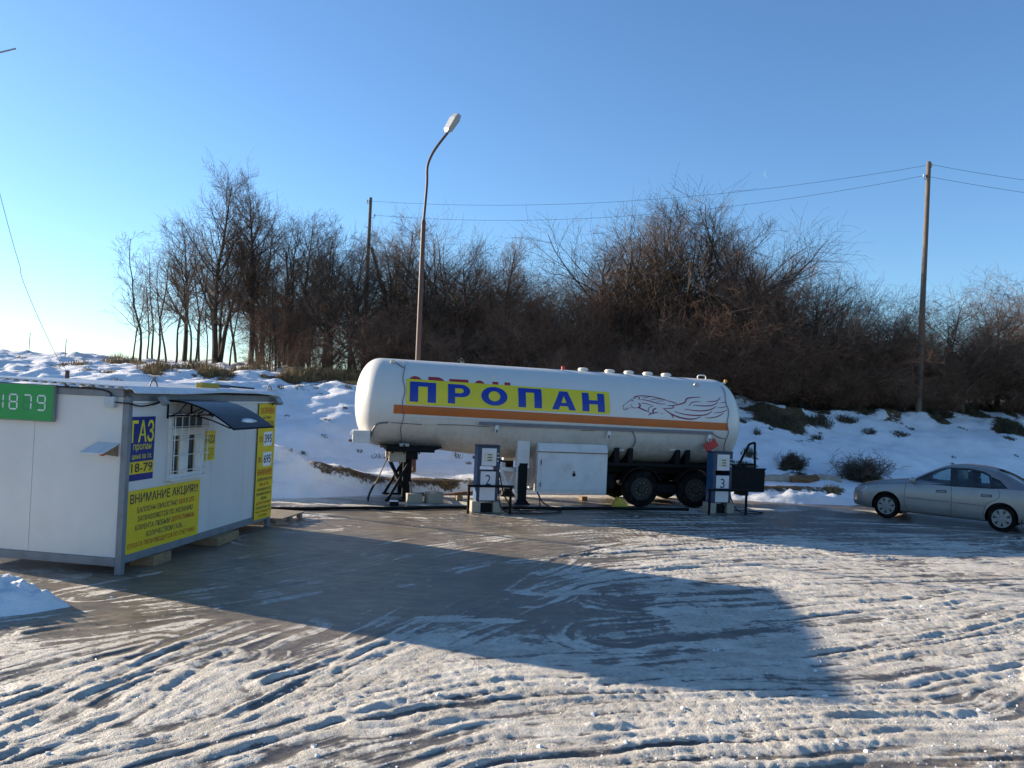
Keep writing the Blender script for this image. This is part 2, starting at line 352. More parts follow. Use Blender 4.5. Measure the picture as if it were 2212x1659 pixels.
# ------------------------------------------------------------------ ground materials
def snowmat(name, yard):
    m = bpy.data.materials.new(name); m.use_nodes = True; t = m.node_tree; L = t.links; N = t.nodes
    b = N['Principled BSDF']; tc = N.new('ShaderNodeTexCoord')
    def nz(scale, det=6, rough=0.6, st=None):
        n = N.new('ShaderNodeTexNoise'); n.inputs['Scale'].default_value = scale; n.inputs['Detail'].default_value = det; n.inputs['Roughness'].default_value = rough
        if st:
            mp = N.new('ShaderNodeMapping'); mp.inputs['Scale'].default_value = st[0]; mp.inputs['Rotation'].default_value = (0, 0, st[1]); L.new(tc.outputs['Object'], mp.inputs[0]); L.new(mp.outputs[0], n.inputs['Vector'])
        else: L.new(tc.outputs['Object'], n.inputs['Vector'])
        return n.outputs[0]
    def rng_(x, a, b_, c=0, d=1):
        r = N.new('ShaderNodeMapRange'); r.inputs[1].default_value = a; r.inputs[2].default_value = b_; r.inputs[3].default_value = c; r.inputs[4].default_value = d; L.new(x, r.inputs[0]); return r.outputs[0]
    def mixc(f, a, b_):
        x = N.new('ShaderNodeMix'); x.data_type = 'RGBA'; L.new(f, x.inputs[0])
        for s_, v in ((6, a), (7, b_)):
            if isinstance(v, tuple): x.inputs[s_].default_value = (*v, 1)
            else: L.new(v, x.inputs[s_])
        return x.outputs[2]
    def math_(op, a, b_):
        x = N.new('ShaderNodeMath'); x.operation = op
        for s_, v in ((0, a), (1, b_)):
            if isinstance(v, (int, float)): x.inputs[s_].default_value = v
            else: L.new(v, x.inputs[s_])
        return x.outputs[0]
    def attr(n): a = N.new('ShaderNodeAttribute'); a.attribute_name = n; return a.outputs['Fac']
    bp = N.new('ShaderNodeBump'); bp.inputs['Distance'].default_value = 0.03
    if yard:
        sn = attr('snow'); so = attr('sand')
        f = math_('ADD', sn, rng_(nz(9, 8, 0.7), 0.3, 0.7, -0.22, 0.22))
        f = rng_(f, 0.30, 0.62)
        ice = mixc(rng_(nz(1.1, 6), 0.35, 0.65), (0.060, 0.055, 0.052), (0.135, 0.120, 0.105))
        sand = mixc(rng_(nz(2.3, 8, 0.7, ((1, 2.5, 1), 0.4)), 0.35, 0.68), (0.13, 0.10, 0.070), (0.34, 0.27, 0.19))
        ice = mixc(math_('MULTIPLY', so, rng_(nz(0.9, 5), 0.25, 0.55)), ice, sand)
        ice = mixc(rng_(nz(22, 8, 0.8, ((1, 3, 1), 0.35)), 0.52, 0.66, 0, 0.45), ice, (0.38, 0.34, 0.29))
        ice = mixc(rng_(nz(45, 4, 0.7), 0.55, 0.70, 0, 0.5), ice, (0.05, 0.042, 0.035))
        snow = mixc(rng_(nz(3.5, 7, 0.7), 0.38, 0.7), (0.74, 0.69, 0.61), (0.48, 0.425, 0.35))
        snow = mixc(rng_(nz(0.8, 7, 0.7, ((1, 2.2, 1), 0.3)), 0.42, 0.62, 0, 0.75), snow, mixc(rng_(nz(14, 6, 0.7), 0.35, 0.65), (0.54, 0.49, 0.42), (0.34, 0.295, 0.245)))
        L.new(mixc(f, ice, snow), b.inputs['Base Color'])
        L.new(rng_(f, 0, 1, 0.30, 0.60), b.inputs['Roughness'])
        b.inputs['Specular IOR Level'].default_value = 0.36
        vo = []
        for sc_v in (26, 60):
            v_ = N.new('ShaderNodeTexVoronoi'); v_.feature = 'F1'; v_.inputs['Scale'].default_value = sc_v; v_.inputs['Randomness'].default_value = 1.0
            L.new(tc.outputs['Object'], v_.inputs['Vector']); vo.append(v_.outputs['Distance'])
        hh = math_('ADD', nz(38, 6, 0.7), math_('MULTIPLY', nz(110, 3), 0.5))
        hh = math_('SUBTRACT', hh, math_('MULTIPLY', math_('MULTIPLY', vo[0], rng_(nz(2.5, 4), 0.4, 0.6)), 0.5)); hh = math_('SUBTRACT', hh, math_('MULTIPLY', vo[1], 0.25))
        L.new(hh, bp.inputs['Height']); L.new(rng_(f, 0, 1, 0.30, 0.85), bp.inputs['Strength'])
    else:
        geo = N.new('ShaderNodeNewGeometry'); 
        d = attr('dirt')
        f = math_('ADD', d, rng_(nz(5, 8, 0.75), 0.3, 0.7, -0.3, 0.3))
        f = rng_(f, 0.45, 0.65)
        snow = mixc(rng_(nz(1.2, 6), 0.4, 0.7), (0.82, 0.82, 0.83), (0.74, 0.735, 0.73))
        soil = mixc(rng_(nz(6, 6), 0.35, 0.65), (0.055, 0.040, 0.022), (0.15, 0.095, 0.045))
        L.new(mixc(f, snow, soil), b.inputs['Base Color'])
        b.inputs['Roughness'].default_value = 0.7; b.inputs['Specular IOR Level'].default_value = 0.25
        L.new(math_('ADD', nz(9, 6, 0.7), math_('MULTIPLY', nz(40, 4), 0.4)), bp.inputs['Height']); bp.inputs['Strength'].default_value = 0.55; bp.inputs['Distance'].default_value = 0.06
    L.new(bp.outputs[0], b.inputs['Normal'])
    return m
YARD = snowmat('rutted ice and snow', True); SNOW = snowmat('bank snow', False)

def gridmesh(name, X, Y, Z, m, attrs=None):
    ny, nx = X.shape
    me = bpy.data.meshes.new(name); nv = nx*ny; nf = (nx-1)*(ny-1)
    co = np.stack([X, Y, Z], -1).reshape(-1).astype(np.float32)
    i = np.arange(nv).reshape(ny, nx); q = np.stack([i[:-1, :-1], i[:-1, 1:], i[1:, 1:], i[1:, :-1]], -1).reshape(-1).astype(np.int32)
    me.vertices.add(nv); me.vertices.foreach_set('co', co)
    me.loops.add(nf*4); me.loops.foreach_set('vertex_index', q)
    me.polygons.add(nf); me.polygons.foreach_set('loop_start', np.arange(0, nf*4, 4, dtype=np.int32))
    me.polygons.foreach_set('use_smooth', np.ones(nf, bool))
    me.update(calc_edges=True)
    for k, a in (attrs or {}).items():
        at = me.attributes.new(k, 'FLOAT', 'POINT'); at.data.foreach_set('value', a.reshape(-1).astype(np.float32))
    me.materials.append(m)
    o = link(name, me); o['kind'] = 'structure'; return o

# ------------------------------------------------------------------ yard with ruts
TR = [[(-4.63,7.71),(-3.74,9.06)], [(-4.6,6.0),(-4.14,6.93),(-3.79,7.75),(-3.5,8.7),(-3.0,10)], [(-4.2,5.6),(-3.87,6.49),(-3.62,7.53),(-3.3,8.36),(-2.48,10.02)],
      [(-4.0,5.6),(-3.7,6.22),(-3.22,7.03),(-3.02,7.72),(-2.87,8.86)], [(-3.8,5.6),(-3.38,6.04),(-2.55,6.72),(-2.08,7.6),(-1.35,9.42),(-0.54,11.44),(0.74,14.45),(1.59,15.75),(3.2,17.2),(6,18.4),(11,19.6)],
      [(-2.8,5.6),(-2.24,6.24),(-1.72,6.9),(-0.95,7.58),(0.14,8.33),(2.2,9.0),(4.5,9.7),(8,11.2)], [(-1.8,5.4),(-0.9,6.3),(0.13,7.07),(1.15,7.29),(2.02,7.49),(3.39,7.76),(4.58,7.95),(5.48,8.69),(6.6,10)],
      [(-0.9,5.4),(0.13,6.45),(0.9,6.83),(1.72,7.1),(3.22,7.37),(4.04,7.51),(5.6,7.9)], [(-2.2,8.0),(-1.31,9.39),(-0.3,11.2),(1.0,13.1),(2.6,14.5),(5,15.7),(9,17)],
      [(0.14,14.52),(2.79,16.04),(5.91,17.33),(10,18.6)], [(-1.2,7.2),(0.3,8.0),(2,8.3),(4,8.7),(6.5,9.9),(9,12)], [(1.2,13.4),(3.2,14.6),(6,15.6),(10,16.6)],
      [(1.5,10.2),(3.5,11.2),(6,12.3),(9,13.8)], [(2.6,9.2),(5,10.4),(8,12.4)], [(1.8,12.2),(4,13.2),(7,14.2),(11,15.4)], [(-0.5,6.0),(1.0,6.4),(2.6,6.7),(4.6,7.0)], [(3.5,17.9),(7,19.2),(12,20.4)], [(4.5,19.6),(8,20.6),(13,21.2)],
      [(-6.2,9.2),(-4.6,10.4),(-2.6,12.6),(-0.6,15.6),(1.8,17.6),(5,19.0)], [(-5.2,9.2),(-3.4,10.6),(-1.6,13.0),(0.2,15.4),(2.2,16.8)], [(-4.4,15.6),(-2.6,17.0),(0.2,18.3),(4.5,19.8),(8,20.9)], [(-4.2,18.2),(-1,19.1),(3,20.2),(7,21.6)], [(-5.4,10.9),(-3.6,13.6),(-1.6,16.6),(1.5,18.6)], [(-4.6,19.9),(-1,20.0),(3,21.0)]]
def build_yard():
    ys = [4.6]
    while ys[-1] < 28.5: ys.append(ys[-1] + 0.022 + 0.0035*max(0, ys[-1]-6) )
    xs = np.concatenate([np.arange(-13, -6.4, 0.06), np.arange(-6.4, 8.0, 0.024), np.arange(8.0, 17.01, 0.05)])
    X, Y = np.meshgrid(xs, np.array(ys))
    # wander so that no rut is a clean curve
    WX = X + (fbm(X*0.8, Y*0.8, 71)-0.5)*0.30; WY = Y + (fbm(X*0.8, Y*0.8, 72)-0.5)*0.30
    Z = np.zeros_like(X); S = np.zeros_like(X)
    r = np.random.default_rng(3)
    fore = sstep(13.0, 9.5, Y + 0.0*X)                       # churned slush near the viewer
    rightz = sstep(-1.5, 2.5, X - 0.25*(Y-12))*sstep(19.5, 16.5, Y-0.12*X)
    bare = np.exp(-(((X+4.0)/2.8)**2+((Y-10.8)/1.9)**2)) + np.exp(-(((X+2.0)/3.6)**2+((Y-18.3)/2.2)**2)) + 0.8*np.exp(-(((X+3.2)/2.6)**2+((Y-14.2)/3.0)**2))
    bare = np.clip(bare*1.15*(0.55+0.9*fbm(X*0.9, Y*0.9, 161, 5)), 0, 1)
    slush = np.clip(np.maximum(fore, rightz*0.95)*(1-0.92*bare), 0, 1)
    lines = []
    for p in TR:
        lines.append((p, 1.0))
        for k in range(3):
            off = r.uniform(-0.55, 0.55)
            q = []
            for i, a in enumerate(p):
                b = p[min(i+1, len(p)-1)]; c = p[max(i-1, 0)]; d = np.array([b[0]-c[0], b[1]-c[1]]); d /= np.linalg.norm(d)
                q.append((a[0]-d[1]*off + r.normal(0, .04), a[1]+d[0]*off + r.normal(0, .04)))
            lines.append((q, r.uniform(0.3, 0.9)))
    CH_ = 0.6*np.sqrt(np.clip(1.0-worley(X*8+fbm(X*4, Y*4, 6)*1.2, Y*8+fbm(X*4, Y*4, 7)*1.2, 1)**2, 0, 1)) + 0.45*fbm(X*11, Y*11, 91, 4)
    GD = np.full(X.shape, 9.0); GS = np.zeros(X.shape); GA = np.zeros(X.shape)
    for li, (p, a) in enumerate(lines):
        P = np.array([q[:2] for q in [(v.x, v.y) for v in smoothline([(x, y, 0) for x, y in p], 4)]])
        mg = 1.3 if a == 1.0 else 0.4
        x0, y0 = P.min(0)-mg; x1, y1 = P.max(0)+mg
        ii = np.nonzero((Y[:, 0] > y0) & (Y[:, 0] < y1))[0]; jj = np.nonzero((xs > x0) & (xs < x1))[0]
        if len(ii) == 0 or len(jj) == 0: continue
        sl_ = np.s_[ii[0]:ii[-1]+1, jj[0]:jj[-1]+1]; wx, wy = WX[sl_], WY[sl_]
        D = np.full(wx.shape, 9.0); SG = np.zeros(wx.shape); along = np.zeros(wx.shape); acc = 0
        for k in range(len(P)-1):
            ax, ay = P[k]; bx, by = P[k+1]; dx, dy = bx-ax, by-ay; l2 = dx*dx+dy*dy; l = math.sqrt(l2)
            t = np.clip(((wx-ax)*dx+(wy-ay)*dy)/l2, 0, 1); ex = wx-ax-t*dx; ey = wy-ay-t*dy; dd = np.sqrt(ex*ex+ey*ey)
            mk = dd < D; D[mk] = dd[mk]; SG[mk] = np.sign(dx*ey-dy*ex)[mk]; along[mk] = (acc+t*l)[mk]; acc += l
        if a == 1.0:
            mk = D < GD[sl_]; GD[sl_] = np.where(mk, D, GD[sl_]); GS[sl_] = np.where(mk, D*SG+li*3.7, GS[sl_]); GA[sl_] = np.where(mk, along+li*11.3, GA[sl_])
        w = r.uniform(0.022, 0.06); hgt = r.uniform(0.010, 0.022)*a
        br = 0.12+0.88*sstep(0.40, 0.62, fbm(along*1.5+li*17, D*0+li, 81, 3))
        rough = 0.45+0.9*CH_[sl_]
        sd = D*SG
        ridge = np.exp(-((sd-0.10)/w)**2)*1.0 + 0.7*np.exp(-((sd+0.11)/w)**2) - 0.75*np.exp(-(sd/(w*0.9))**2)
        k_ = br*(0.25+0.75*slush[sl_])
        Z[sl_] += hgt*ridge*k_*rough
        S[sl_] += ridge*k_*a*0.55
    lump = fbm(X*5.5, Y*5.5, 5, 5)-0.5
    lump2 = np.sqrt(np.clip(0.6-worley(X*13+lump*2, Y*13, 3)**2, 0, 1))*sstep(0.42, 0.6, fbm(X*1.6, Y*1.6, 16, 4))
    amp = 0.15+0.85*slush
    far = sstep(20.5, 17.5, Y-0.1*X)
    Z = Z*(0.15+0.85*far) + amp*(lump*0.026 + lump2*0.013)*(0.12+0.88*far)*(1-0.75*bare)
    trk = fbm(GA*0.55, GS*13.0, 131, 4); trk2 = fbm(GA*1.2, GS*30.0, 141, 3); have = sstep(1.3, 0.7, GD)
    tk_ = (trk-0.5)*have
    Z += (tk_*0.029 + (trk2-0.5)*have*0.013)*(0.10+0.90*slush)*(0.15+0.85*far)*(1-0.5*bare)
    Z += (fbm(X*0.5, Y*0.5, 55)-0.5)*0.03*far
    patch = fbm(X*0.55+0.3*Y, Y*0.9, 25, 5)
    streak = fbm((X*0.94+Y*0.34)*0.7, (Y*0.94-X*0.34)*5.0, 26, 4)
    S = 0.20 + 0.42*slush + S*0.75*(0.45+0.55*slush) + lump*1.0*slush + lump2*0.30*slush + (patch-0.5)*0.8 + (streak-0.5)*0.5*(1-have) + tk_*1.7 + (trk2-0.5)*have*0.8 - 0.24*bare + 0.30*bare*sstep(0.55, 0.68, fbm(X*2.2+Y*0.7, Y*1.6, 171, 5))
    # kiosk shadow zone: smooth ice, thin snow sheets; cast shade also painted into the albedo
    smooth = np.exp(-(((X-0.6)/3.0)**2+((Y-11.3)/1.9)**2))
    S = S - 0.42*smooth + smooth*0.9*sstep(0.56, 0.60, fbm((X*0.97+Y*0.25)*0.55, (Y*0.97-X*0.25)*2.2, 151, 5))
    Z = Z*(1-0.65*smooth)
    # snow left around the parked gear
    S += 0.55*np.exp(-(((Y-(21.6+0.21*(X+2)))/0.8)**2))*sstep(0.42, 0.62, fbm(X*1.1, Y*1.6, 33))
    S += 0.8*sstep(-1.6, -0.2, Y-foot(X))
    # bare sandy asphalt, lower right corner
    hole = np.exp(-(((X-4.4)/1.0)**2+((Y-7.05)/0.30)**2)) + np.exp(-(((X-3.0)/0.9)**2+((Y-6.5)/0.22)**2)) + 0.8*np.exp(-(((X-5.6)/0.9)**2+((Y-8.3)/0.3)**2))
    hole = hole*(0.4+fbm(X*3, Y*3, 44))
    S -= 0.9*hole; Z -= 0.02*np.clip(hole, 0, 1)
    sand = np.clip(bare*1.0 + hole + 0.6*np.exp(-(((Y-16.8+0.1*X)/2.0)**2))*sstep(6, 2, X)+0.25, 0, 1)
    Z -= 0.012
    near = ((X+5)**2 < 30) & (Y > 11) & (Y < 19) & (X < -3.8)
    Z = np.where(near, np.minimum(Z, 0.004), Z)
    edge = np.minimum(np.minimum(X+13, 17-X), np.minimum(Y-4.6, 28.5-Y)); Z -= 0.25*sstep(0.5, 0, edge)
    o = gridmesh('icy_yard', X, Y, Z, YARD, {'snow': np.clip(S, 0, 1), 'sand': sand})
    return xs, np.array(ys), Z
YXS, YYS, YZ = build_yard()
def yz(x, y):
    i = int(np.clip(np.searchsorted(YYS, y)-1, 0, len(YYS)-2)); j = int(np.clip(np.searchsorted(YXS, x)-1, 0, len(YXS)-2))
    return float(YZ[i:i+2, j:j+2].mean())

# far ground sheet and bank
def build_ground():
    xs = np.concatenate([np.linspace(-4000, -60, 12), np.linspace(-50, 60, 60), np.linspace(80, 4000, 12)])
    ys = np.concatenate([np.linspace(-600, -30, 6), np.linspace(-20, 60, 50), np.linspace(80, 5000, 14)])
    X, Y = np.meshgrid(xs, ys); Z = np.full_like(X, -0.22) + (fbm(X*0.05, Y*0.05, 2)-0.5)*0.05
    S = 0.55+(fbm(X*0.3, Y*0.3, 4)-0.5)
    gridmesh('ground', X, Y, Z, YARD, {'snow': S, 'sand': S*0+0.3})
build_ground()
TUFT = []     # (x, y, radius, height, dark)
def build_bank():
    xs = np.concatenate([np.arange(-90, -26, 1.0), np.arange(-26, 34, 0.12), np.arange(34, 110, 1.0)])
    ss = np.concatenate([np.arange(-3.6, -1.5, 0.2), np.arange(-1.5, 12, 0.09), np.arange(12, 26, 0.22), np.geomspace(26, 900, 40)])
    X, Sx = np.meshgrid(xs, ss); Y = Sx + foot(X); Z = bank(X, Y)
    d = np.zeros_like(X)
    s = Sx
    # exposed earth: foot ledge, crest under the trees
    d += 0.85*np.exp(-((s-0.45)/0.35)**2)*sstep(0.30, 0.5, fbm(X*0.35, Y*0.1, 8))*sstep(-7.5, -4.5, X)*sstep(13, 9, X)
    right = sstep(3, 8, X)
    d += (0.42+0.12*right)*sstep(8.2, 10.5, s)*sstep(0.38, 0.55, fbm(X*0.5, Y*0.5, 9)+0.14*right)*sstep(-15, -8, X+0.0*s)
    d += 0.30*np.exp(-((s-9.0)/1.6)**2)*right
    d += 0.5*sstep(0.62, 0.72, fbm(X*0.9, Y*0.9, 19))*sstep(6, 8, s)*sstep(15, 11, s)
    d += 0.5*sstep(0.66, 0.74, fbm(X*1.3, Y*1.3, 29))*sstep(1.5, 3, s)*right*sstep(15, 12, X)
    for x, y, rad, h_, dk in TUFT:
        if h_ > 0.12: d += 0.75*np.exp(-(((X-x)/(rad*1.05))**2+((Y-y)/(rad*0.95))**2))
    gridmesh('snow_bank', X, Y, Z, SNOW, {'dirt': np.clip(d, 0, 1)})

# clumps read off the photograph: (px, py, half width in px, height in px, dark)
CL = [(165,783,34,10,0),(262,772,42,24,0),(300,780,22,12,0),(232,800,20,8,0),(185,797,16,6,0),(120,790,30,5,0),(45,772,12,4,0),(250,822,14,5,0),(330,815,14,4,0),(450,815,20,4,0),(485,818,20,10,0),
      (570,812,12,7,0),(606,835,8,14,1),(657,978,9,9,1),(700,942,8,3,1),(706,905,8,6,1),(620,897,5,3,1),(745,880,6,9,1),(777,975,8,3,1),(815,985,16,6,1),(838,988,12,6,1),(990,985,14,6,1),(1027,987,8,8,1),(1012,1000,6,5,1),
      (885,1015,10,14,0),(935,1055,14,6,0),(967,1048,14,10,0),(970,1072,14,9,0),(1012,1068,10,5,0),(925,1075,24,8,0),(860,1082,20,12,0),(1000,1085,30,6,0),
      (1606,905,10,14,1),(1636,930,10,20,1),(1617,975,18,20,1),(1610,1000,26,14,1),(1580,1010,14,8,1),(1665,925,6,8,1),(1700,905,26,18,1),(1720,925,26,12,1),(1768,905,34,24,1),(1830,905,24,14,1),(1790,880,40,14,1),(1860,880,30,14,1),(1765,945,14,10,1),(1772,935,6,5,1),
      (1878,930,18,10,1),(1945,935,22,8,1),(1970,925,8,7,1),(2030,905,18,10,1),(2045,898,12,8,1),(2080,925,12,4,1),(2120,895,20,9,1),(2150,880,30,12,1),(2170,905,18,8,1),(2200,925,20,10,1),(2180,945,16,6,1),(2120,870,20,8,1),(1930,880,26,10,1),(1990,875,24,10,1),(2060,872,24,8,1),
      (2060,988,5,3,1),(2058,1003,4,3,1),(2195,985,5,3,1),(1693,1008,10,16,1),(1725,1020,20,12,1),(1800,1050,20,16,0),(1900,1040,14,12,0),(1935,1038,10,8,0)]
for px, py, hw, hh, dk in CL:
    p = bankpix(px, py+hh*0.4)
    if p is None: continue
    TUFT.append((p.x, p.y, max(0.10, hw*p.y/FPX), max(0.10, hh*p.y/FPX*1.1), dk))
# crest grass under the trees
for i in range(150):
    x = rng.uniform(-14, 26); y = float(foot(x)) + rng.uniform(9.5, 13.5)
    TUFT.append((x, y, rng.uniform(0.25, 0.7), rng.uniform(0.25, 0.65), 1 if x > 4+rng.normal(0, 2) else 0))
for i in range(12):
    x = rng.uniform(6.5, 23); y = float(foot(x)) + rng.uniform(6.8, 9.8); q_ = rng.uniform(0.25, 0.75)
    TUFT.append((x, y, q_, q_*rng.uniform(0.7, 1.2), 1))
for i in range(14):
    x = rng.uniform(-16, -3); y = float(foot(x)) + rng.uniform(6.5, 12); q_ = rng.uniform(0.10, 0.34)
    TUFT.append((x, y, q_, q_*rng.uniform(0.6, 1.0), 0))
build_bank()
def build_grass(dark, name, m, label, cat):
    V = []; F = []
    for x, y, rad, h_, dk in TUFT:
        if dk != dark: continue
        n = int(np.clip(90*(rad/0.3)**1.2*(0.6+h_), 30, 420))
        for k in range(n):
            a = rng.uniform(0, 2*math.pi); q = rad*math.sqrt(rng.uniform(0, 1)); bx = x+q*math.cos(a); by = y+q*math.sin(a)*0.8
            z = bz0(bx, by); hh = h_*rng.uniform(0.45, 1.15)*(1.05-0.6*q/rad); ln = rng.normal(0, 0.45, 2)*hh; w = rng.uniform(0.006, 0.014)
            ca, sa = math.cos(a*3), math.sin(a*3); o = len(V)
            V += [(bx-ca*w, by-sa*w, z-0.03), (bx+ca*w, by+sa*w, z-0.03), (bx+ln[0]*.45-ca*w*.7, by+ln[1]*.45-sa*w*.7, z+hh*0.65), (bx+ln[0]*.45+ca*w*.7, by+ln[1]*.45+sa*w*.7, z+hh*0.65), (bx+ln[0], by+ln[1], z+hh*(0.85 if dark else 1))]
            F += [(o, o+1, o+3, o+2), (o+2, o+3, o+4)]
    me = bpy.data.meshes.new(name); me.from_pydata(V, [], F); me.materials.append(m)
    o = link(name, me); kind(o, 'stuff'); tag(o, label, cat)
_gx = np.arange(-30, 40, 0.2); _gy = np.arange(15, 60, 0.2); _GX, _GY = np.meshgrid(_gx, _gy); _GZ = bank(_GX, _GY)
def bz0(x, y):
    i = (y-15)/0.2; j = (x+30)/0.2; i0 = int(np.clip(i, 0, len(_gy)-2)); j0 = int(np.clip(j, 0, len(_gx)-2)); u = i-i0; v = j-j0
    return _GZ[i0, j0]*(1-u)*(1-v)+_GZ[i0+1, j0]*u*(1-v)+_GZ[i0, j0+1]*(1-u)*v+_GZ[i0+1, j0+1]*u*v
build_grass(0, 'dry_grass', GRASS, 'pale dry grass tufts poking through the snow of the bank', 'grass')
build_grass(1, 'dark_weeds', GRASSD, 'dark withered weeds in clumps on the snowy bank', 'weeds')

# foreground snow heap
def snow_heap(name, cx, cy, rx, ry, h_, seed, th=0.0, label=None):
    n, k = 90, 44; V = []; F = []
    for i in range(k+1):
        t = i/k
        for j in range(n):
            a = 2*math.pi*j/n; wob = 1+0.22*(noise.noise(Vector((math.cos(a)*1.3, math.sin(a)*1.3, seed)))) + 0.07*noise.noise(Vector((math.cos(a)*5, math.sin(a)*5, seed+3)))
            x = math.cos(a)*t*rx*wob; y = math.sin(a)*t*ry*wob; X = cx+x*math.cos(th)-y*math.sin(th); Y = cy+x*math.sin(th)+y*math.cos(th)
            z = h_*(1-t**2.4)**0.9 if t < 1 else 0
            z *= 1+0.30*noise.noise(Vector((X*1.4, Y*1.4, seed)))
            z += (0.16*noise.noise(Vector((X*3.5, Y*3.5, seed+5)))+0.10*noise.noise(Vector((X*8, Y*8, seed+7)))+0.05*noise.noise(Vector((X*18, Y*18, seed+9))))*min(1, (1-t)*4)*h_*1.6
            V.append((X, Y, z-0.05))
    for i in range(k):
        for j in range(n): F.append((i*n+j, (i+1)*n+j, (i+1)*n+(j+1) % n, i*n+(j+1) % n))
    me = bpy.data.meshes.new(name); me.from_pydata(V, [], F); me.polygons.foreach_set('use_smooth', [True]*len(F))
    at = me.attributes.new('dirt', 'FLOAT', 'POINT'); at.data.foreach_set('value', [0.34*(1-min(1, v[2]/0.14)) for v in V])
    me.materials.append(SNOW); o = link(name, me); o['kind'] = 'structure'; return o
hp = gnd(122, 1318)
snow_heap('snow_pile', hp.x-1.72, hp.y+0.02, 1.60, 0.88, 0.44, 4.0, 0.15)

# loose ice crumbs on the slush
def crumbs():
    V = []; F = []
    for k in range(1500):
        y = 6.0+8*rng.random()**1.7; x = rng.uniform(-0.62, 0.66)*y
        if rng.random() > (0.9 if (y < 8.5 or x > 2.5) else 0.05): continue
        s = rng.uniform(0.005, 0.013)*(2.3 if rng.random() < 0.05 else 1); z = yz(x, y)
        o = len(V); q = rng.uniform(0, 6.28); c, n_ = math.cos(q), math.sin(q)
        for a, b, h_ in ((-1, -.7, 0), (1, -.8, 0), (.8, .9, 0), (-.9, .7, 0), (-.5, -.3, .8), (.6, -.4, .9), (.4, .5, 1.0), (-.5, .4, .7)):
            a += rng.normal(0, .15); b += rng.normal(0, .15)
            V.append((x+(a*c-b*n_)*s, y+(a*n_+b*c)*s, z+h_*s*0.9-0.003))
        F += [(o+4, o+5, o+6, o+7), (o, o+1, o+5, o+4), (o+1, o+2, o+6, o+5), (o+2, o+3, o+7, o+6), (o+3, o, o+4, o+7)]
    me = bpy.data.meshes.new('ice_crumbs'); me.from_pydata(V, [], F)
    me.materials.append(mat('ice crumb', (0.72, 0.71, 0.69), 0.4, var=0.12, vs=20)); o = link('ice_crumbs', me); kind(o, 'stuff'); tag(o, 'small ice crumbs scattered over the slushy yard', 'ice')
crumbs()

# moon, far off
def moon():
    c = CAMP + ray(1658, 376).normalized()*6000; r_ = 26.0; mb = MB(); n = 14; V = []
    right = cx_; upv = cy_; tilt = 0.15
    for i in range(n+1):
        a = math.pi/2+math.pi*i/n
        o_ = (math.cos(a)*r_, math.sin(a)*r_); i_ = (math.cos(a)*r_*0.55, math.sin(a)*r_)
        for dpt in (-4, 4):
            for q in (o_, i_): V.append(c + right*(q[0]*math.cos(tilt)-q[1]*math.sin(tilt)) + upv*(q[0]*math.sin(tilt)+q[1]*math.cos(tilt)) + fwd*dpt)
    F = []
    for i in range(n):
        a = i*4; b = a+4
        F += [(a, a+1, b+1, b), (a+2, b+2, b+3, a+3), (a, b, b+2, a+2), (a+1, a+3, b+3, b+1)]
    mb.add(V, F); o = mb.build('moon', MOONM); tag(o, 'faint white crescent moon in the blue sky', 'moon')
MOONM = bpy.data.materials.new('moonlight'); MOONM.use_nodes = True
_b = MOONM.node_tree.nodes['Principled BSDF']; _b.inputs['Base Color'].default_value = (0, 0, 0, 1); _b.inputs['Specular IOR Level'].default_value = 0
_b.inputs['Emission Color'].default_value = (0.24, 0.46, 0.74, 1); _b.inputs['Emission Strength'].default_value = 0.46
moon()
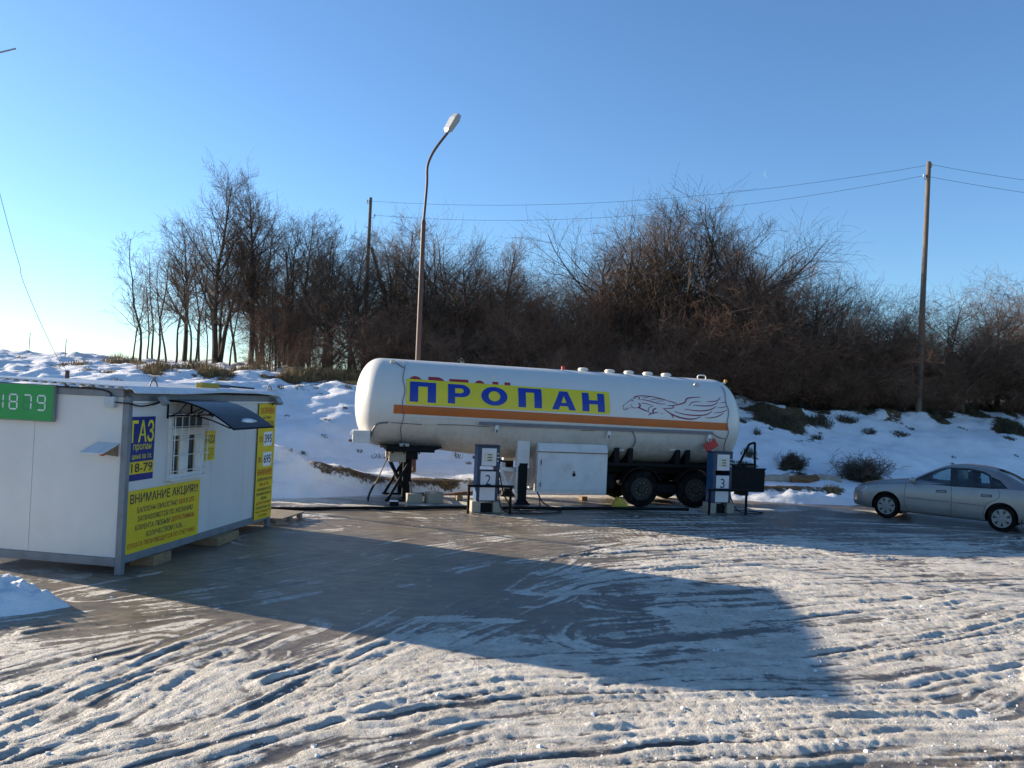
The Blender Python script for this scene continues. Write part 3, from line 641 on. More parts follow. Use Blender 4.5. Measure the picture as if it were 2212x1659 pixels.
# ================================================================== kiosk
KA = R(8.8); KP = Vector((-5.6, 12.1, 0)); KZ = math.pi/2-KA; KL, KW, KH = 4.95, 2.65, 2.66
kd1 = Vector((math.sin(KA), math.cos(KA), 0)); kd2 = Vector((-math.cos(KA), math.sin(KA), 0))
def build_kiosk():
    k = thing('kiosk', 'white panelled sales cabin in a grey steel frame beside the yard', 'kiosk', KP, KZ)
    fr = 0.10
    for x0, y0 in ((0, 0), (KL-fr, 0), (0, KW-fr), (KL-fr, KW-fr)):
        MB().box((x0, y0, -0.012), (x0+fr, y0+fr, 2.60)).build('corner_post', GREYF, k, bevel=0.006)
    for y0 in (0.0, KW-fr):
        MB().box((fr, y0+0.002, 0.15), (KL-fr, y0+fr-0.002, 0.265)).build('bottom_rail', GREYF, k, bevel=0.005)
        MB().box((fr, y0+0.002, 2.55), (KL-fr, y0+fr-0.002, 2.665)).build('top_rail', GREYF, k, bevel=0.005)
    for x0 in (0.0, KL-fr):
        MB().box((x0+0.002, fr, 0.11), (x0+fr-0.002, KW-fr, 0.235)).build('bottom_rail', GREYF, k, bevel=0.005)
        MB().box((x0+0.002, fr, 2.60), (x0+fr-0.002, KW-fr, 2.72)).build('top_rail', GREYF, k, bevel=0.005)
    # wall panels: right side, front, back, left
    ed = [0.102, 1.285, 2.51, 3.73, KL-fr-0.002]
    for a, b in zip(ed[:-1], ed[1:]):
        MB().box((a+0.004, 0.028, 0.266), (b-0.004, 0.075, 2.549)).build('wall_panel', WHITEP, k, bevel=0.003)
        MB().box((a+0.004, KW-0.075, 0.266), (b-0.004, KW-0.028, 2.549)).build('wall_panel', WHITEP, k, bevel=0.003)
    ed = [0.102, 1.54, KW-fr-0.002]
    for a, b in zip(ed[:-1], ed[1:]):
        MB().box((0.028, a+0.003, 0.236), (0.075, b-0.003, 2.599)).build('wall_panel', WHITEP, k, bevel=0.003)
        MB().box((KL-0.075, a+0.003, 0.236), (KL-0.028, b-0.003, 2.599)).build('wall_panel', WHITEP, k, bevel=0.003)
    MB().box((0.11, 0.0905, 2.50), (KL-0.11, KW-0.0905, 2.548)).build('ceiling', WHITEP, k)
    MB().box((0.11, 0.11, 0.18), (KL-0.11, KW-0.11, 0.23)).build('floor', PLANK, k)
    MB().box((0.10, -0.004, 2.515), (KL-0.10, 0.027, 2.547)).build('trim_strip', PVC, k, bevel=0.003)
    # corrugated roof
    V = []; F = []; ny = 240; xs = [-0.10, 0.3, 1.2, 2.5, 3.8, KL-0.3, KL+0.14]
    for side in (0, 1):
        for i in range(ny+1):
            y = -0.16 + (KW+0.26)*i/ny
            ph = (y/0.155) % 1.0
            w = max(0, min(1, (0.5-abs(ph-0.5))*6-0.6))
            z = 2.735 + 0.024*y + 0.030*w
            for x in xs:
                dr = 0.0
                if y < 0.02: dr = -0.30*(0.02-y) + (0.05*math.sin(math.pi*max(0, min(1, (x-1.4)/3.4))) if x > 1.4 else 0)*((0.02-y)/0.18)
                V.append((x, y, z+dr - side*0.012))
    nx = len(xs); nn = (ny+1)*nx
    for i in range(ny):
        for j in range(nx-1):
            a = i*nx+j; F.append((a, a+1, a+nx+1, a+nx)); F.append((nn+a, nn+a+nx, nn+a+nx+1, nn+a+1))
    for i in range(ny):
        for j in (0, nx-1):
            a = i*nx+j; F.append((a, a+nx, nn+a+nx, nn+a))
    for j in range(nx-1):
        for i in (0, ny):
            a = i*nx+j; F.append((a, a+1, nn+a+1, nn+a))
    rf = MB().add(V, F).build('roof', GALV, k)
    for x in (0.75, KL-0.12):
        MB().tube([(x+0.10*math.cos(a), 0.10, 2.745+0.13*math.sin(a)) for a in np.linspace(0, math.pi, 9)], 0.011, 6).build('lifting_eye', RUST, rf)
    # window
    x0, x1, z0, z1 = 1.10, 2.12, 1.30, 2.34
    w = MB()
    for a, b in (((x0, z0), (x1, z0+0.07)), ((x0, z1-0.05), (x1, z1)), ((x0, z0+0.07), (x0+0.06, z1-0.05)), ((x1-0.06, z0+0.07), (x1, z1-0.05)), ((x0+0.06, 1.99), (x1-0.06, 2.11)), ((1.50, z0+0.07), (1.60, 1.99)), ((1.36, 1.375), (1.50, 1.985)), ((1.86, 1.375), (x1-0.06, 1.985))):
        w.box((a[0], -0.035, a[1]), (b[0], 0.026, b[1]))
    wf = MB(); wf.v, wf.f = w.v, w.f; wo = wf.build('window', PVC, k, bevel=0.004)
    for a, b in (((1.16, 2.11), (x1-0.06, 2.29)), ((1.16, 1.37), (1.34, 1.99)), ((1.60, 1.37), (1.84, 1.99))):
        MB().box((a[0]+.001, -0.012, a[1]+.001), (b[0]-.001, 0.0, b[1]-.001)).build('pane', DARKGLASS, wo)
    for xx in (1.325, 1.80): MB().box((xx, -0.026, 1.375), (xx+0.045, -0.013, 1.985)).build('inner_frame', BLIND, wo)
    for i in range(6):
        x = 1.09+i*0.205; MB().cyl((x, -0.10, 1.30), (x, -0.10, 2.36), 0.007, 6).build('window_bar', PVC, wo)
    for z in (1.31, 1.43, 1.68, 1.93, 2.14, 2.34):
        MB().tube([(1.05, 0.0, z), (1.05, -0.108, z), (2.16, -0.108, z), (2.16, 0.0, z)], 0.007, 6).build('window_bar', PVC, wo)
    MB().box((x0-0.02, -0.09, z0-0.03), (x1+0.02, 0.026, z0-0.002)).build('sill', PVC, wo, bevel=0.004)
    # canopy
    def arc(t, dz=0.0): return (-1.12*t, 2.555-0.40*(t**1.7)+0.035*math.sin(math.pi*t)+dz)
    cv = []; cf = []; n = 16
    for i in range(n+1):
        y, z = arc(i/n)
        for x in (1.05, 2.45): cv += [(x, y, z), (x, y, z+0.008)]
    for i in range(n):
        a = i*4; cf += [(a, a+2, a+6, a+4), (a+1, a+5, a+7, a+3), (a, a+4, a+5, a+1), (a+2, a+3, a+7, a+6)]
    cf += [(0, 1, 3, 2), (n*4, n*4+2, n*4+3, n*4+1)]
    can = MB().add(cv, cf).build('canopy', CANGLASS, k)
    for x in (1.05, 1.75, 2.45):
        b = MB(); b.tube([(x, *arc(t, -0.008)) for t in np.linspace(0, 1, 13)], 0.014, 6)
        b.tube([(x, 0.02, 2.555), (x, 0.02, 2.27)], 0.018, 6)
        b.tube([(x, *p) for p in [(-0.01, 2.31), (-0.25, 2.33), (-0.5, 2.33), (-0.75, 2.275), (-1.06, 2.165)]], 0.012, 6)
        b.tube([(x, -0.02, 2.31), (x, -0.17, 2.37), (x, *arc(.26, -.01))], 0.010, 6); b.tube([(x, -0.28, 2.33), (x, -0.40, 2.38), (x, *arc(.5, -.01))], 0.010, 6)
        b.build('bracket', BLACKM, can)
    for t in (0.0, 1.0):
        y, z = arc(t); MB().cyl((1.04, y, z), (2.46, y, z), 0.016, 8).build('edge_bar', BLACKM, can)
    s = MB(); sv = []
    for i in range(9):
        a = 2*math.pi*i/9; t = 0.86+0.05*math.sin(a); y, z = arc(t, 0.010); sv.append((1.85+0.27*math.cos(a)*(1+.2*math.sin(3*a)), y, z))
    y, z = arc(0.86, 0.028); sv.append((1.85, y, z)); s.add(sv, [(i, (i+1) % 9, 9) for i in range(9)] + [tuple(range(8, -1, -1))]).build('snow_patch', mat('snow patch', (0.8, 0.8, 0.82), 0.7, var=0.05), can, smooth='all')
    # floodlights, cable, junction box, siren
    for x, yy, zz, tl in ((0.62, -0.16, 2.56, 0.3), (4.72, -0.15, 2.56, -0.2)):
        fl = MB().box((-0.10, -0.035, -0.075), (0.10, 0.035, 0.075)).build('floodlight', GREYF, k, bevel=0.008)
        fl.location = (x, yy, zz); fl.rotation_euler = (R(-35), 0, tl)
        MB().box((-0.08, -0.041, -0.055), (0.08, -0.0355, 0.055)).build('lens', mat('floodlight lens', (0.30, 0.31, 0.31), 0.15, var=0.1), fl)
        MB().bar((0, 0.036, 0), (0, 0.17, 0.03), 0.05, 0.02).build('arm', BLACKM, fl)
    MB().box((-0.07, 0.20, 2.44), (0.027, 0.36, 2.60)).build('junction_box', mat('grey plastic box', (0.46, 0.48, 0.50), 0.5), k, bevel=0.008)
    MB().tube(smoothline([(-0.012, 2.6, 2.735), (-0.012, 1.3, 2.71), (-0.012, 0.55, 2.70), (-0.014, 0.32, 2.66), (-0.02, 0.28, 2.605)], 6), 0.013, 6).build('cable', HOSE, k, smooth=True)
    MB().tube(smoothline([(-0.03, 0.20, 2.52), (-0.03, 0.05, 2.51), (-0.015, -0.02, 2.51), (0.25, -0.02, 2.47), (0.45, -0.05, 2.49), (0.60, -0.12, 2.55)], 6), 0.012, 6).build('cable', HOSE, k, smooth=True)
    hd = MB(); hd.add([(0.026, 0.13, 1.91), (0.026, 0.50, 1.91), (-0.27, 0.57, 1.77), (-0.27, 0.20, 1.77), (0.026, 0.13, 1.92), (0.026, 0.50, 1.92), (-0.27, 0.57, 1.78), (-0.27, 0.20, 1.78)], [(0,1,2,3),(4,7,6,5),(0,4,5,1),(1,5,6,2),(2,6,7,3),(3,7,4,0)])
    ho = hd.build('siren_hood', GALV, k)
    MB().add([(0.027, 0.15, 1.905), (0.027, 0.15, 1.72), (-0.24, 0.21, 1.765), (0.027, 0.155, 1.905), (0.027, 0.155, 1.72), (-0.24, 0.215, 1.765)], [(0,1,2),(3,5,4),(0,3,4,1),(1,4,5,2),(2,5,3,0)]).build('cheek', WOOD, ho)
    MB().lathe([(0.02, -0.0), (0.055, -0.01), (0.06, -0.07), (0.03, -0.10), (0.005, -0.10)], 12, c=(-0.12, 0.30, 1.835)).build('siren', SIRENR, ho, smooth=True)
    MB().cyl((-0.12, 0.30, 1.83), (-0.12, 0.30, 1.845), 0.015, 6).build('bracket', BLACKM, ho)
    return k
KI = build_kiosk()
KM = Matrix.Translation(KP) @ Matrix.Rotation(KZ, 4, 'Z')
def kthing(name, label, loc, cat='sign', group=None):
    return thing(name, label, cat, KM @ Vector(loc), KZ, group)
YF = 0.0265          # outer face of the wall panels on the right side
def board(t, x0, z0, x1, z1, m, y0=-0.004, th=0.006, name='board'):
    MB().box((x0, y0-th, z0), (x1, y0, z1)).build(name, m, t)
def fface(off): return lambda a, b: (a, -off, b)

# ГАЗ price board
t = kthing('gas_price_sign', 'blue and yellow gas price board at the near corner of the cabin', (0.10, YF, 1.35))
board(t, 0.0, 0, 0.62, 0.96, BLUE)
lettering('ГАЗ', (0.03, 0.57, 0.59, 0.91), YINK, t, fface(0.0125), 0.02)
lettering('пропан', (0.08, 0.435, 0.54, 0.545), YINK, t, fface(0.0125), 0.005)
lettering('цена за 1л.', (0.06, 0.31, 0.56, 0.405), YINK, t, fface(0.0125), 0.005)
board(t, 0.0, 0.10, 0.62, 0.285, YELLOW, -0.0105, 0.003, 'price_strip')
lettering('18-79', (0.05, 0.125, 0.59, 0.26), INK, t, fface(0.0165), 0.01)
# promo board
t = kthing('promotion_sign', 'large yellow notice board with black and red text low on the cabin wall', (0.105, YF, 0.262))
board(t, 0.0, 0.0, 2.04, 0.94, YELLOW)
W_ = 2.04
def lines(t, rows, off=0.0125):
    for txt, x0, x1, z0, z1, m, b in rows: lettering(txt, (x0, z0, x1, z1), m, t, fface(off), b)
lines(t, [('ВНИМАНИЕ АКЦИЯ!!!', 0.07, 1.97, 0.715, 0.885, INK, 0.018),
          ('БАЛЛОНЫ ЕМКОСТЬЮ', 0.26, 1.36, 0.59, 0.675, INK, 0.008), ('50Л', 1.40, 1.57, 0.59, 0.675, RED, 0.012), ('И', 1.61, 1.66, 0.59, 0.675, INK, 0.008), ('27Л', 1.70, 1.86, 0.59, 0.675, RED, 0.012),
          ('ЗАПРАВЛЯЮТСЯ ПО ЖЕЛАНИЮ', 0.28, 1.84, 0.455, 0.54, INK, 0.008),
          ('КЛИЕНТА ЛЮБЫМ', 0.23, 1.16, 0.325, 0.41, INK, 0.008), ('ДОПУСТИМЫМ', 1.20, 1.88, 0.315, 0.41, RED, 0.012),
          ('КОЛИЧЕСТВОМ ГАЗА.', 0.52, 1.54, 0.195, 0.28, INK, 0.008),
          ('ОПЛАТА ПРОИЗВОДИТСЯ ПО СЧЕТЧИКУ', 0.05, 1.94, 0.06, 0.15, RED, 0.008)])
# cash desk sign
t = kthing('cash_desk_sign', 'small yellow cash desk notice right of the barred window', (2.25, YF, 1.51))
board(t, 0, 0.265, 0.34, 0.52, YELLOW); board(t, 0.005, 0.0, 0.335, 0.25, YELLOW, name='lower_board')
lettering('КАССА', (0.02, 0.30, 0.32, 0.45), INK, t, fface(0.0125), 0.02)
lines(t, [('НАПОЛНЕНИЕ', 0.05, 0.29, 0.185, 0.215, INK, 0.0), ('ПРОИЗВОДИТСЯ', 0.04, 0.30, 0.135, 0.165, INK, 0.0), ('ТОЛЬКО ПОСЛЕ', 0.03, 0.31, 0.085, 0.115, INK, 0.0), ('ОПЛАТЫ', 0.08, 0.25, 0.035, 0.065, INK, 0.0)])
# tall cylinder refill sign
t = kthing('cylinder_price_sign', 'tall narrow yellow price board at the far end of the cabin', (4.19, -0.003, 0.20))
board(t, 0, 0, 0.75, 2.31, YELLOW)
rows = [('ЗАПРАВКА', 0.06, 0.69, 2.10, 2.23, RED, 0.025), ('БЫТОВЫХ', 0.19, 0.54, 2.0, 2.06, INK, 0.012), ('БАЛЛОНОВ', 0.06, 0.66, 1.84, 1.96, INK, 0.02), ('27л.', 0.06, 0.22, 1.55, 1.66, RED, 0.02), ('50л.', 0.05, 0.21, 1.14, 1.25, RED, 0.02),
        ('ВНИМАНИЕ!', 0.05, 0.70, 0.87, 1.0, RED, 0.025), ('БАЛЛОНЫ ЕМКОСТЬЮ', 0.05, 0.70, 0.765, 0.825, INK, 0.012), ('50л. и 27л.', 0.16, 0.58, 0.665, 0.73, RED, 0.02), ('ЗАПРАВЛЯЮТСЯ ПО', 0.06, 0.68, 0.565, 0.62, INK, 0.012),
        ('ЖЕЛАНИЮ КЛИЕНТА', 0.05, 0.69, 0.475, 0.53, INK, 0.012), ('ЛЮБЫМ', 0.24, 0.50, 0.385, 0.44, INK, 0.012), ('ДОПУСТИМЫМ', 0.06, 0.68, 0.285, 0.35, RED, 0.02), ('КОЛИЧЕСТВОМ ГАЗА', 0.05, 0.70, 0.205, 0.255, INK, 0.012), ('ОПЛАТА ПРОИЗВОДИТСЯ', 0.04, 0.71, 0.12, 0.17, RED, 0.012), ('ПО СЧЕТЧИКУ', 0.2, 0.56, 0.04, 0.09, RED, 0.012)]
lines(t, rows)
for z, s in ((1.46, '395'), (1.05, '695')):
    board(t, 0.26, z, 0.63, z+0.28, PAPER, -0.0105, 0.004, 'price_card'); lettering(s, (0.285, z+0.06, 0.605, z+0.23), INK, t, fface(0.018), 0.015)
    lettering('руб', (0.635, z, 0.715, z+0.035), INK, t, fface(0.0125), 0.0)
# green electronic price display on the front
t = kthing('price_display', 'green electronic price board reading 1879 on the front of the cabin', (-0.002, 1.17, 2.18))
MB().box((-0.06, 0.0, 0.0), (-0.001, 1.14, 0.55)).build('housing', GREYF, t, bevel=0.006)
MB().box((-0.066, 0.012, 0.012), (-0.0605, 1.128, 0.538)).build('face', GREENS, t)
def seg7(t, ch, ycen):
    on = {'1': 'bc', '8': 'abcdefg', '7': 'abc', '9': 'abcdfg'}[ch]; w, h_, th = 0.125, 0.215, 0.022
    cz = 0.275
    def hexa(p, q, vert):
        (a0, b0), (a1, b1) = p, q; g_ = 0.006; hw = th/2
        if vert: P = [(a0, b0+g_), (a0+hw, b0+g_+hw), (a0+hw, b1-g_-hw), (a0, b1-g_), (a0-hw, b1-g_-hw), (a0-hw, b0+g_+hw)]
        else: P = [(a0+g_, b0), (a0+g_+hw, b0-hw), (a1-g_-hw, b0-hw), (a1-g_, b0), (a1-g_-hw, b0+hw), (a0+g_+hw, b0+hw)]
        return P
    S = {'a': (((-w/2, h_/2), (w/2, h_/2)), 0), 'g': (((-w/2, 0), (w/2, 0)), 0), 'd': (((-w/2, -h_/2), (w/2, -h_/2)), 0), 'f': (((-w/2, 0), (-w/2, h_/2)), 1), 'b': (((w/2, 0), (w/2, h_/2)), 1), 'e': (((-w/2, -h_/2), (-w/2, 0)), 1), 'c': (((w/2, -h_/2), (w/2, 0)), 1)}
    for lit in (1, 0):
        pts = []; fs = []
        for s_, (pq, vt) in S.items():
            if (s_ in on) != bool(lit): continue
            o = len(pts); pts += hexa(pq[0], pq[1], vt); fs.append(tuple(range(o, o+6)))
        if pts: flat(pts, fs, LEDW if lit else GREEND, t, lambda a, b: (-0.0675-0.0008*lit, ycen-a, cz+b), 'digit' if lit else 'unlit_segments')
for i, ch in enumerate('9781'): seg7(t, ch, 0.205+0.232*i)
# timber blocks under the cabin
for i, (x, y, sx, sy, lab) in enumerate(((0.95, 0.12, 0.26, 0.20, 'timber block under the cabin beneath the large yellow notice'), (2.95, 0.10, 0.42, 0.24, 'larger timber block under the cabin below the plain wall panels'))):
    o = MB().box((-sx, -sy, 0), (sx, sy, 0.157)).build('timber_block', WOOD, bevel=0.006); o.location = KM @ Vector((x, y, -0.008)); o.rotation_euler = (0, 0, KZ+0.04); tag(o, lab, 'block', 'blocks under the cabin')
# pallet step at the far end
pt = thing('pallet', 'low wooden pallet step behind the far end of the cabin', 'pallet', KM @ Vector((KL+0.12, 0.55, -0.004)), KZ)
for j in range(8): MB().box((0.02+j*0.15, -0.75, 0.115), (0.02+j*0.15+0.125, 0.75, 0.140)).build('plank', PLANK, pt, bevel=0.003)
for y in (-0.70, 0.0, 0.64):
    MB().box((0.03, y, 0.09), (1.2, y+0.09, 0.1145)).build('stringer', PLANK, pt, bevel=0.003)
    for x in (0.03, 0.55, 1.07): MB().box((x, y, 0.0), (x+0.12, y+0.09, 0.0895)).build('foot', PLANK, pt, bevel=0.003)
# broom on the roof
bt = thing('broom', 'broom with yellow bristles and blue block lying on the cabin roof', 'broom', KM @ Vector((2.55, 0.30, 2.777)), KZ)
MB().box((-0.10, -0.04, 0.0), (0.55, 0.07, 0.09)).build('bristles', BRUSHY, bt, bevel=0.012)
MB().box((0.56, -0.05, 0.01), (0.95, 0.05, 0.07)).build('block', BRUSHB, bt, bevel=0.012)
MB().tube([(0.90, 0, 0.045), (1.4, -0.06, 0.03), (1.75, -0.12, 0.02)], 0.017, 6).build('handle', BLACKM, bt)
# ================================================================== tank semitrailer
TA = R(12); TP = Vector((-4.1, 22.36, 0)); tdu = Vector((math.cos(TA), math.sin(TA), 0)); tdn = Vector((-math.sin(TA), math.cos(TA), 0))
U0, U1 = -0.13, 10.92
def ttop(u): return 3.775-0.011*u
def tmain(u):
    t = min(1, max(0, (u-1.3)/2.9)); t = t*t*(3-2*t); return 1.195+0.09*t
def trz(u):
    r = tmain(u); zc = ttop(u)-r
    if u < 0.56: q = (0.56-u)/(0.56-U0); r *= max(0, 1-q**2.3)**(1/2.2)
    if u > U1-0.78: q = (u-U1+0.78)/0.78; r *= max(0, 1-q**2.3)**(1/2.2)
    return r, zc
def tsurf(u, z, off=0.004):
    r, zc = trz(u); d = max(1e-4, (r*r-(z-zc)**2)); v = -math.sqrt(d)
    n = Vector((0, v, z-zc)).normalized(); return (u, v+n.y*off, z+n.z*off)
def tpix(px, py, v=None):
    # pixel -> (u, z) on the near side of the tank, or on the vertical plane at lateral offset v
    d = ray(px, py)
    vv = -1.2 if v is None else v
    for it in range(12 if v is None else 1):
        q = CAMP + d*((TP+tdn*vv-CAMP).dot(tdn)/d.dot(tdn)) - TP; u, z = q.dot(tdu), q.z
        if v is None:
            r, zc = trz(u); vv = 0.5*vv + 0.5*(-math.sqrt(max(1e-4, r*r-(z-zc)**2)))
    return u, z
def Zm(ox, oy, s): return lambda x, y: ((ox+x/s)/1.4756, (oy+y/s)/1.4756)
t2 = Zm(1080, 1100, 2.9625); t3 = Zm(1750, 1100, 2.86); hz = Zm(1930, 1200, 4.9156); p3 = Zm(2200, 1380, 5.53)

def tankmat():
    m = bpy.data.materials.new('tank white paint'); m.use_nodes = True; t = m.node_tree; L = t.links; N = t.nodes; b = N['Principled BSDF']
    tc = N.new('ShaderNodeTexCoord'); sx = N.new('ShaderNodeSeparateXYZ'); L.new(tc.outputs['Object'], sx.inputs[0])
    mp = N.new('ShaderNodeMapping'); mp.inputs['Scale'].default_value = (9, 9, 0.8); L.new(tc.outputs['Object'], mp.inputs[0])
    n1 = N.new('ShaderNodeTexNoise'); n1.inputs['Scale'].default_value = 1.0; n1.inputs['Detail'].default_value = 7; L.new(mp.outputs[0], n1.inputs['Vector'])   # runs down the flank
    n2 = N.new('ShaderNodeTexNoise'); n2.inputs['Scale'].default_value = 1.6; n2.inputs['Detail'].default_value = 8; n2.inputs['Roughness'].default_value = 0.65; L.new(tc.outputs['Object'], n2.inputs['Vector'])
    lo = N.new('ShaderNodeMapRange'); lo.inputs[1].default_value = 2.35; lo.inputs[2].default_value = 1.2; lo.inputs[3].default_value = 0.0; lo.inputs[4].default_value = 0.85; L.new(sx.outputs[2], lo.inputs[0])  # dirt plus painted-in shade, deepening towards the tank's underside
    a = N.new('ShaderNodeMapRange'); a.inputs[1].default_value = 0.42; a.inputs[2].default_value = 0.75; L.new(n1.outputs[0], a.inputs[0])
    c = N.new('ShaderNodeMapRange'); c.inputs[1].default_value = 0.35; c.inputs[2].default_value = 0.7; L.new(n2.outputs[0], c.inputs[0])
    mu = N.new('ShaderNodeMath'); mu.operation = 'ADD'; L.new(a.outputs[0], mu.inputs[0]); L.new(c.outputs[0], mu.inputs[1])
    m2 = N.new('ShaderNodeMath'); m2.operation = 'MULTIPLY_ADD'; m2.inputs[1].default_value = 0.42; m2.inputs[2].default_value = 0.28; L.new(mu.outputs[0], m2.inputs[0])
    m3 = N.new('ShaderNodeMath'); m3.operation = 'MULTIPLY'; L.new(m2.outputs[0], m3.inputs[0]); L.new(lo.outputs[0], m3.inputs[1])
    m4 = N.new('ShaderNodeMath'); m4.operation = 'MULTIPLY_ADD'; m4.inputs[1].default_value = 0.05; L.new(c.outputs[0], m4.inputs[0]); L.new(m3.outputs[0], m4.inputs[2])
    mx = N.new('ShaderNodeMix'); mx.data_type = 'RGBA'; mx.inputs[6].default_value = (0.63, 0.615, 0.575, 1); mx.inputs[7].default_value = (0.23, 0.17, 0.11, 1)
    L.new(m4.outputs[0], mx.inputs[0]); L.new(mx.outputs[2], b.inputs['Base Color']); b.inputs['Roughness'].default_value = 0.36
    bp = N.new('ShaderNodeBump'); bp.inputs['Strength'].default_value = 0.05; bp.inputs['Distance'].default_value = 0.05; n3 = N.new('ShaderNodeTexNoise'); n3.inputs['Scale'].default_value = 2.5; L.new(tc.outputs['Object'], n3.inputs['Vector']); L.new(n3.outputs[0], bp.inputs['Height']); L.new(bp.outputs[0], b.inputs['Normal'])
    return m
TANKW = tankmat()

def _blk(polys):
    v = []; f = []
    for p in polys: o = len(v); v += p; f.append(tuple(range(o, o+len(p))))
    return v, f
def _ringq(outer, inner): return [[outer[i], outer[i+1], inner[i+1], inner[i]] for i in range(len(outer)-1)]
def _ell(cx, cy, rx, ry, a0, a1, n=16): return [(cx+rx*math.cos(R(a0+(a1-a0)*i/n)), cy+ry*math.sin(R(a0+(a1-a0)*i/n))) for i in range(n+1)]
BLOCK = {'П': _blk([[(0,0),(.32,0),(.32,.78),(0,.78)], [(0,.78),(.32,.78),(.68,.78),(1,.78),(1,1),(0,1)], [(.68,0),(1,0),(1,.78),(.68,.78)]]),
         'Н': _blk([[(0,0),(.31,0),(.31,1),(0,1)], [(.31,.40),(.69,.40),(.69,.62),(.31,.62)], [(.69,0),(1,0),(1,1),(.69,1)]]),
         'А': _blk([[(0,0),(.28,0),(.5,.76),(.5,1),(.33,1)], [(1,0),(.67,1),(.5,1),(.5,.76),(.72,0)], [(.338,.2),(.662,.2),(.61,.38),(.39,.38)]]),
         'О': _blk(_ringq(_ell(.5,.5,.5,.5,0,360,32), _ell(.5,.5,.225,.27,0,360,32))),
         'Р': _blk([[(0,0),(.32,0),(.32,1),(0,1)]] + _ringq([(.32,1)]+_ell(.6,.675,.4,.325,90,-90)+[(.32,.35)], [(.32,.80)]+_ell(.55,.675,.16,.125,90,-90)+[(.32,.55)]))}
def build_tanker():
    T = thing('tank_trailer', 'white propane tank semitrailer with yellow banner and orange stripe', 'semitrailer', TP, TA)
    # tank shell
    us = list(U0+(0.56-U0)*(1-np.cos(np.linspace(0, math.pi/2, 18)))) + list(np.linspace(0.6, U1-0.82, 46)) + list(U1-0.78+0.78*np.sin(np.linspace(0, math.pi/2, 18)))
    n = 72; mb = MB(); V = []; F = []
    for u in us:
        r, zc = trz(u); r = max(r, 0.002)
        for k in range(n):
            a = 2*math.pi*k/n; V.append((u, r*math.cos(a), zc+r*math.sin(a)))
    for i in range(len(us)-1):
        for k in range(n): F.append((i*n+k, i*n+(k+1) % n, (i+1)*n+(k+1) % n, (i+1)*n+k))
    F += [tuple(range(n-1, -1, -1)), tuple(range((len(us)-1)*n, len(us)*n))]
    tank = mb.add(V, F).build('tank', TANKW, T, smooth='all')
    # weld seams
    for u in (0.98, 3.35, 5.72, 8.08, 10.28):
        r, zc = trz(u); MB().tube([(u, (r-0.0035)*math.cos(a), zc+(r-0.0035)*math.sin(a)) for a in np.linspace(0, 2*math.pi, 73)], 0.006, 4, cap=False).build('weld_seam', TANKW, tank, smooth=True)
    # stripe, banner
    def strip(pts, m, name, off, nu=60, cuts=0.03):
        (ua, za0, za1), (ub, zb0, zb1) = pts; P = []; Q = []
        for i in range(nu+1):
            t = i/nu; u = ua+(ub-ua)*t; P += [(u, za0+(zb0-za0)*t), (u, za1+(zb1-za1)*t)]
        for i in range(nu): Q.append((2*i, 2*i+2, 2*i+3, 2*i+1))
        return flat(P, Q, m, tank, lambda a, b: tsurf(a, b, off), name, cuts)
    bl0, bl1, br0, br1 = tpix(*t2(515, 645)), tpix(*t2(515, 560)), tpix(*t3(1632, 780)), tpix(*t3(1632, 712))
    strip(((bl0[0], bl0[1], bl1[1]), (br0[0]-0.02, br0[1], br1[1])), ORANGE, 'stripe', 0.003)
    b0, b1, b2, b3 = tpix(*t2(634, 562)), tpix(*t2(634, 318)), tpix(*t3(556, 637)), tpix(*t3(545, 430))
    strip(((b0[0], b0[1]+0.012, b1[1]), (b2[0], b2[1]+0.012, b3[1])), BANNERY, 'banner', 0.009)
    ul = b0[0]; ur = b2[0]
    # lettering measured on the banner: (left px, right px, top, bottom) in the zooms
    L_ = [('П', t2(672, 345), t2(916, 545)), ('Р', t2(1030, 368), t2(1240, 560)), ('О', t2(1342, 390), t2(1592, 578)), ('П', t2(1690, 405), t2(1917, 596)), ('А', t3(20, 418), t3(245, 596)), ('Н', t3(295, 435), t3(508, 612))]
    for ch, a, b in L_:
        (ua, za), (ub, zb) = tpix(*a), tpix(*b)
        v, f = BLOCK[ch]
        sh = (b3[1]-b1[1])/(ur-ul)
        pts = [(ua+(ub-ua)*p[0], (zb - sh*(ub-ua)*0.5)+(za-zb+sh*(ub-ua)*0.4)*p[1]+sh*(ub-ua)*p[0]) for p in v]
        flat(pts, f, BANNERB, tank, lambda x, y: tsurf(x, y, 0.014), 'letter', 0.03)
    for ch, a, b in (('О', (640, 290), (800, 600)), ('Р', (845, 300), (1005, 600)), ('Т', (1042, 320), (1225, 600)), ('О', (1260, 332), (1400, 620)), ('Н', (1450, 347), (1625, 640))):
        (ua, za), (ub, zb) = tpix(*t2(*a)), tpix(*t2(*b)); v, f = text2d(ch, 0.07); zb = za-0.62
        flat([(ua+(ub-ua)*p[0], zb+(za-zb)*p[1]) for p in v], f, REDL, tank, lambda x, y: tsurf(x, y, 0.005), 'covered_letter', 0.03)
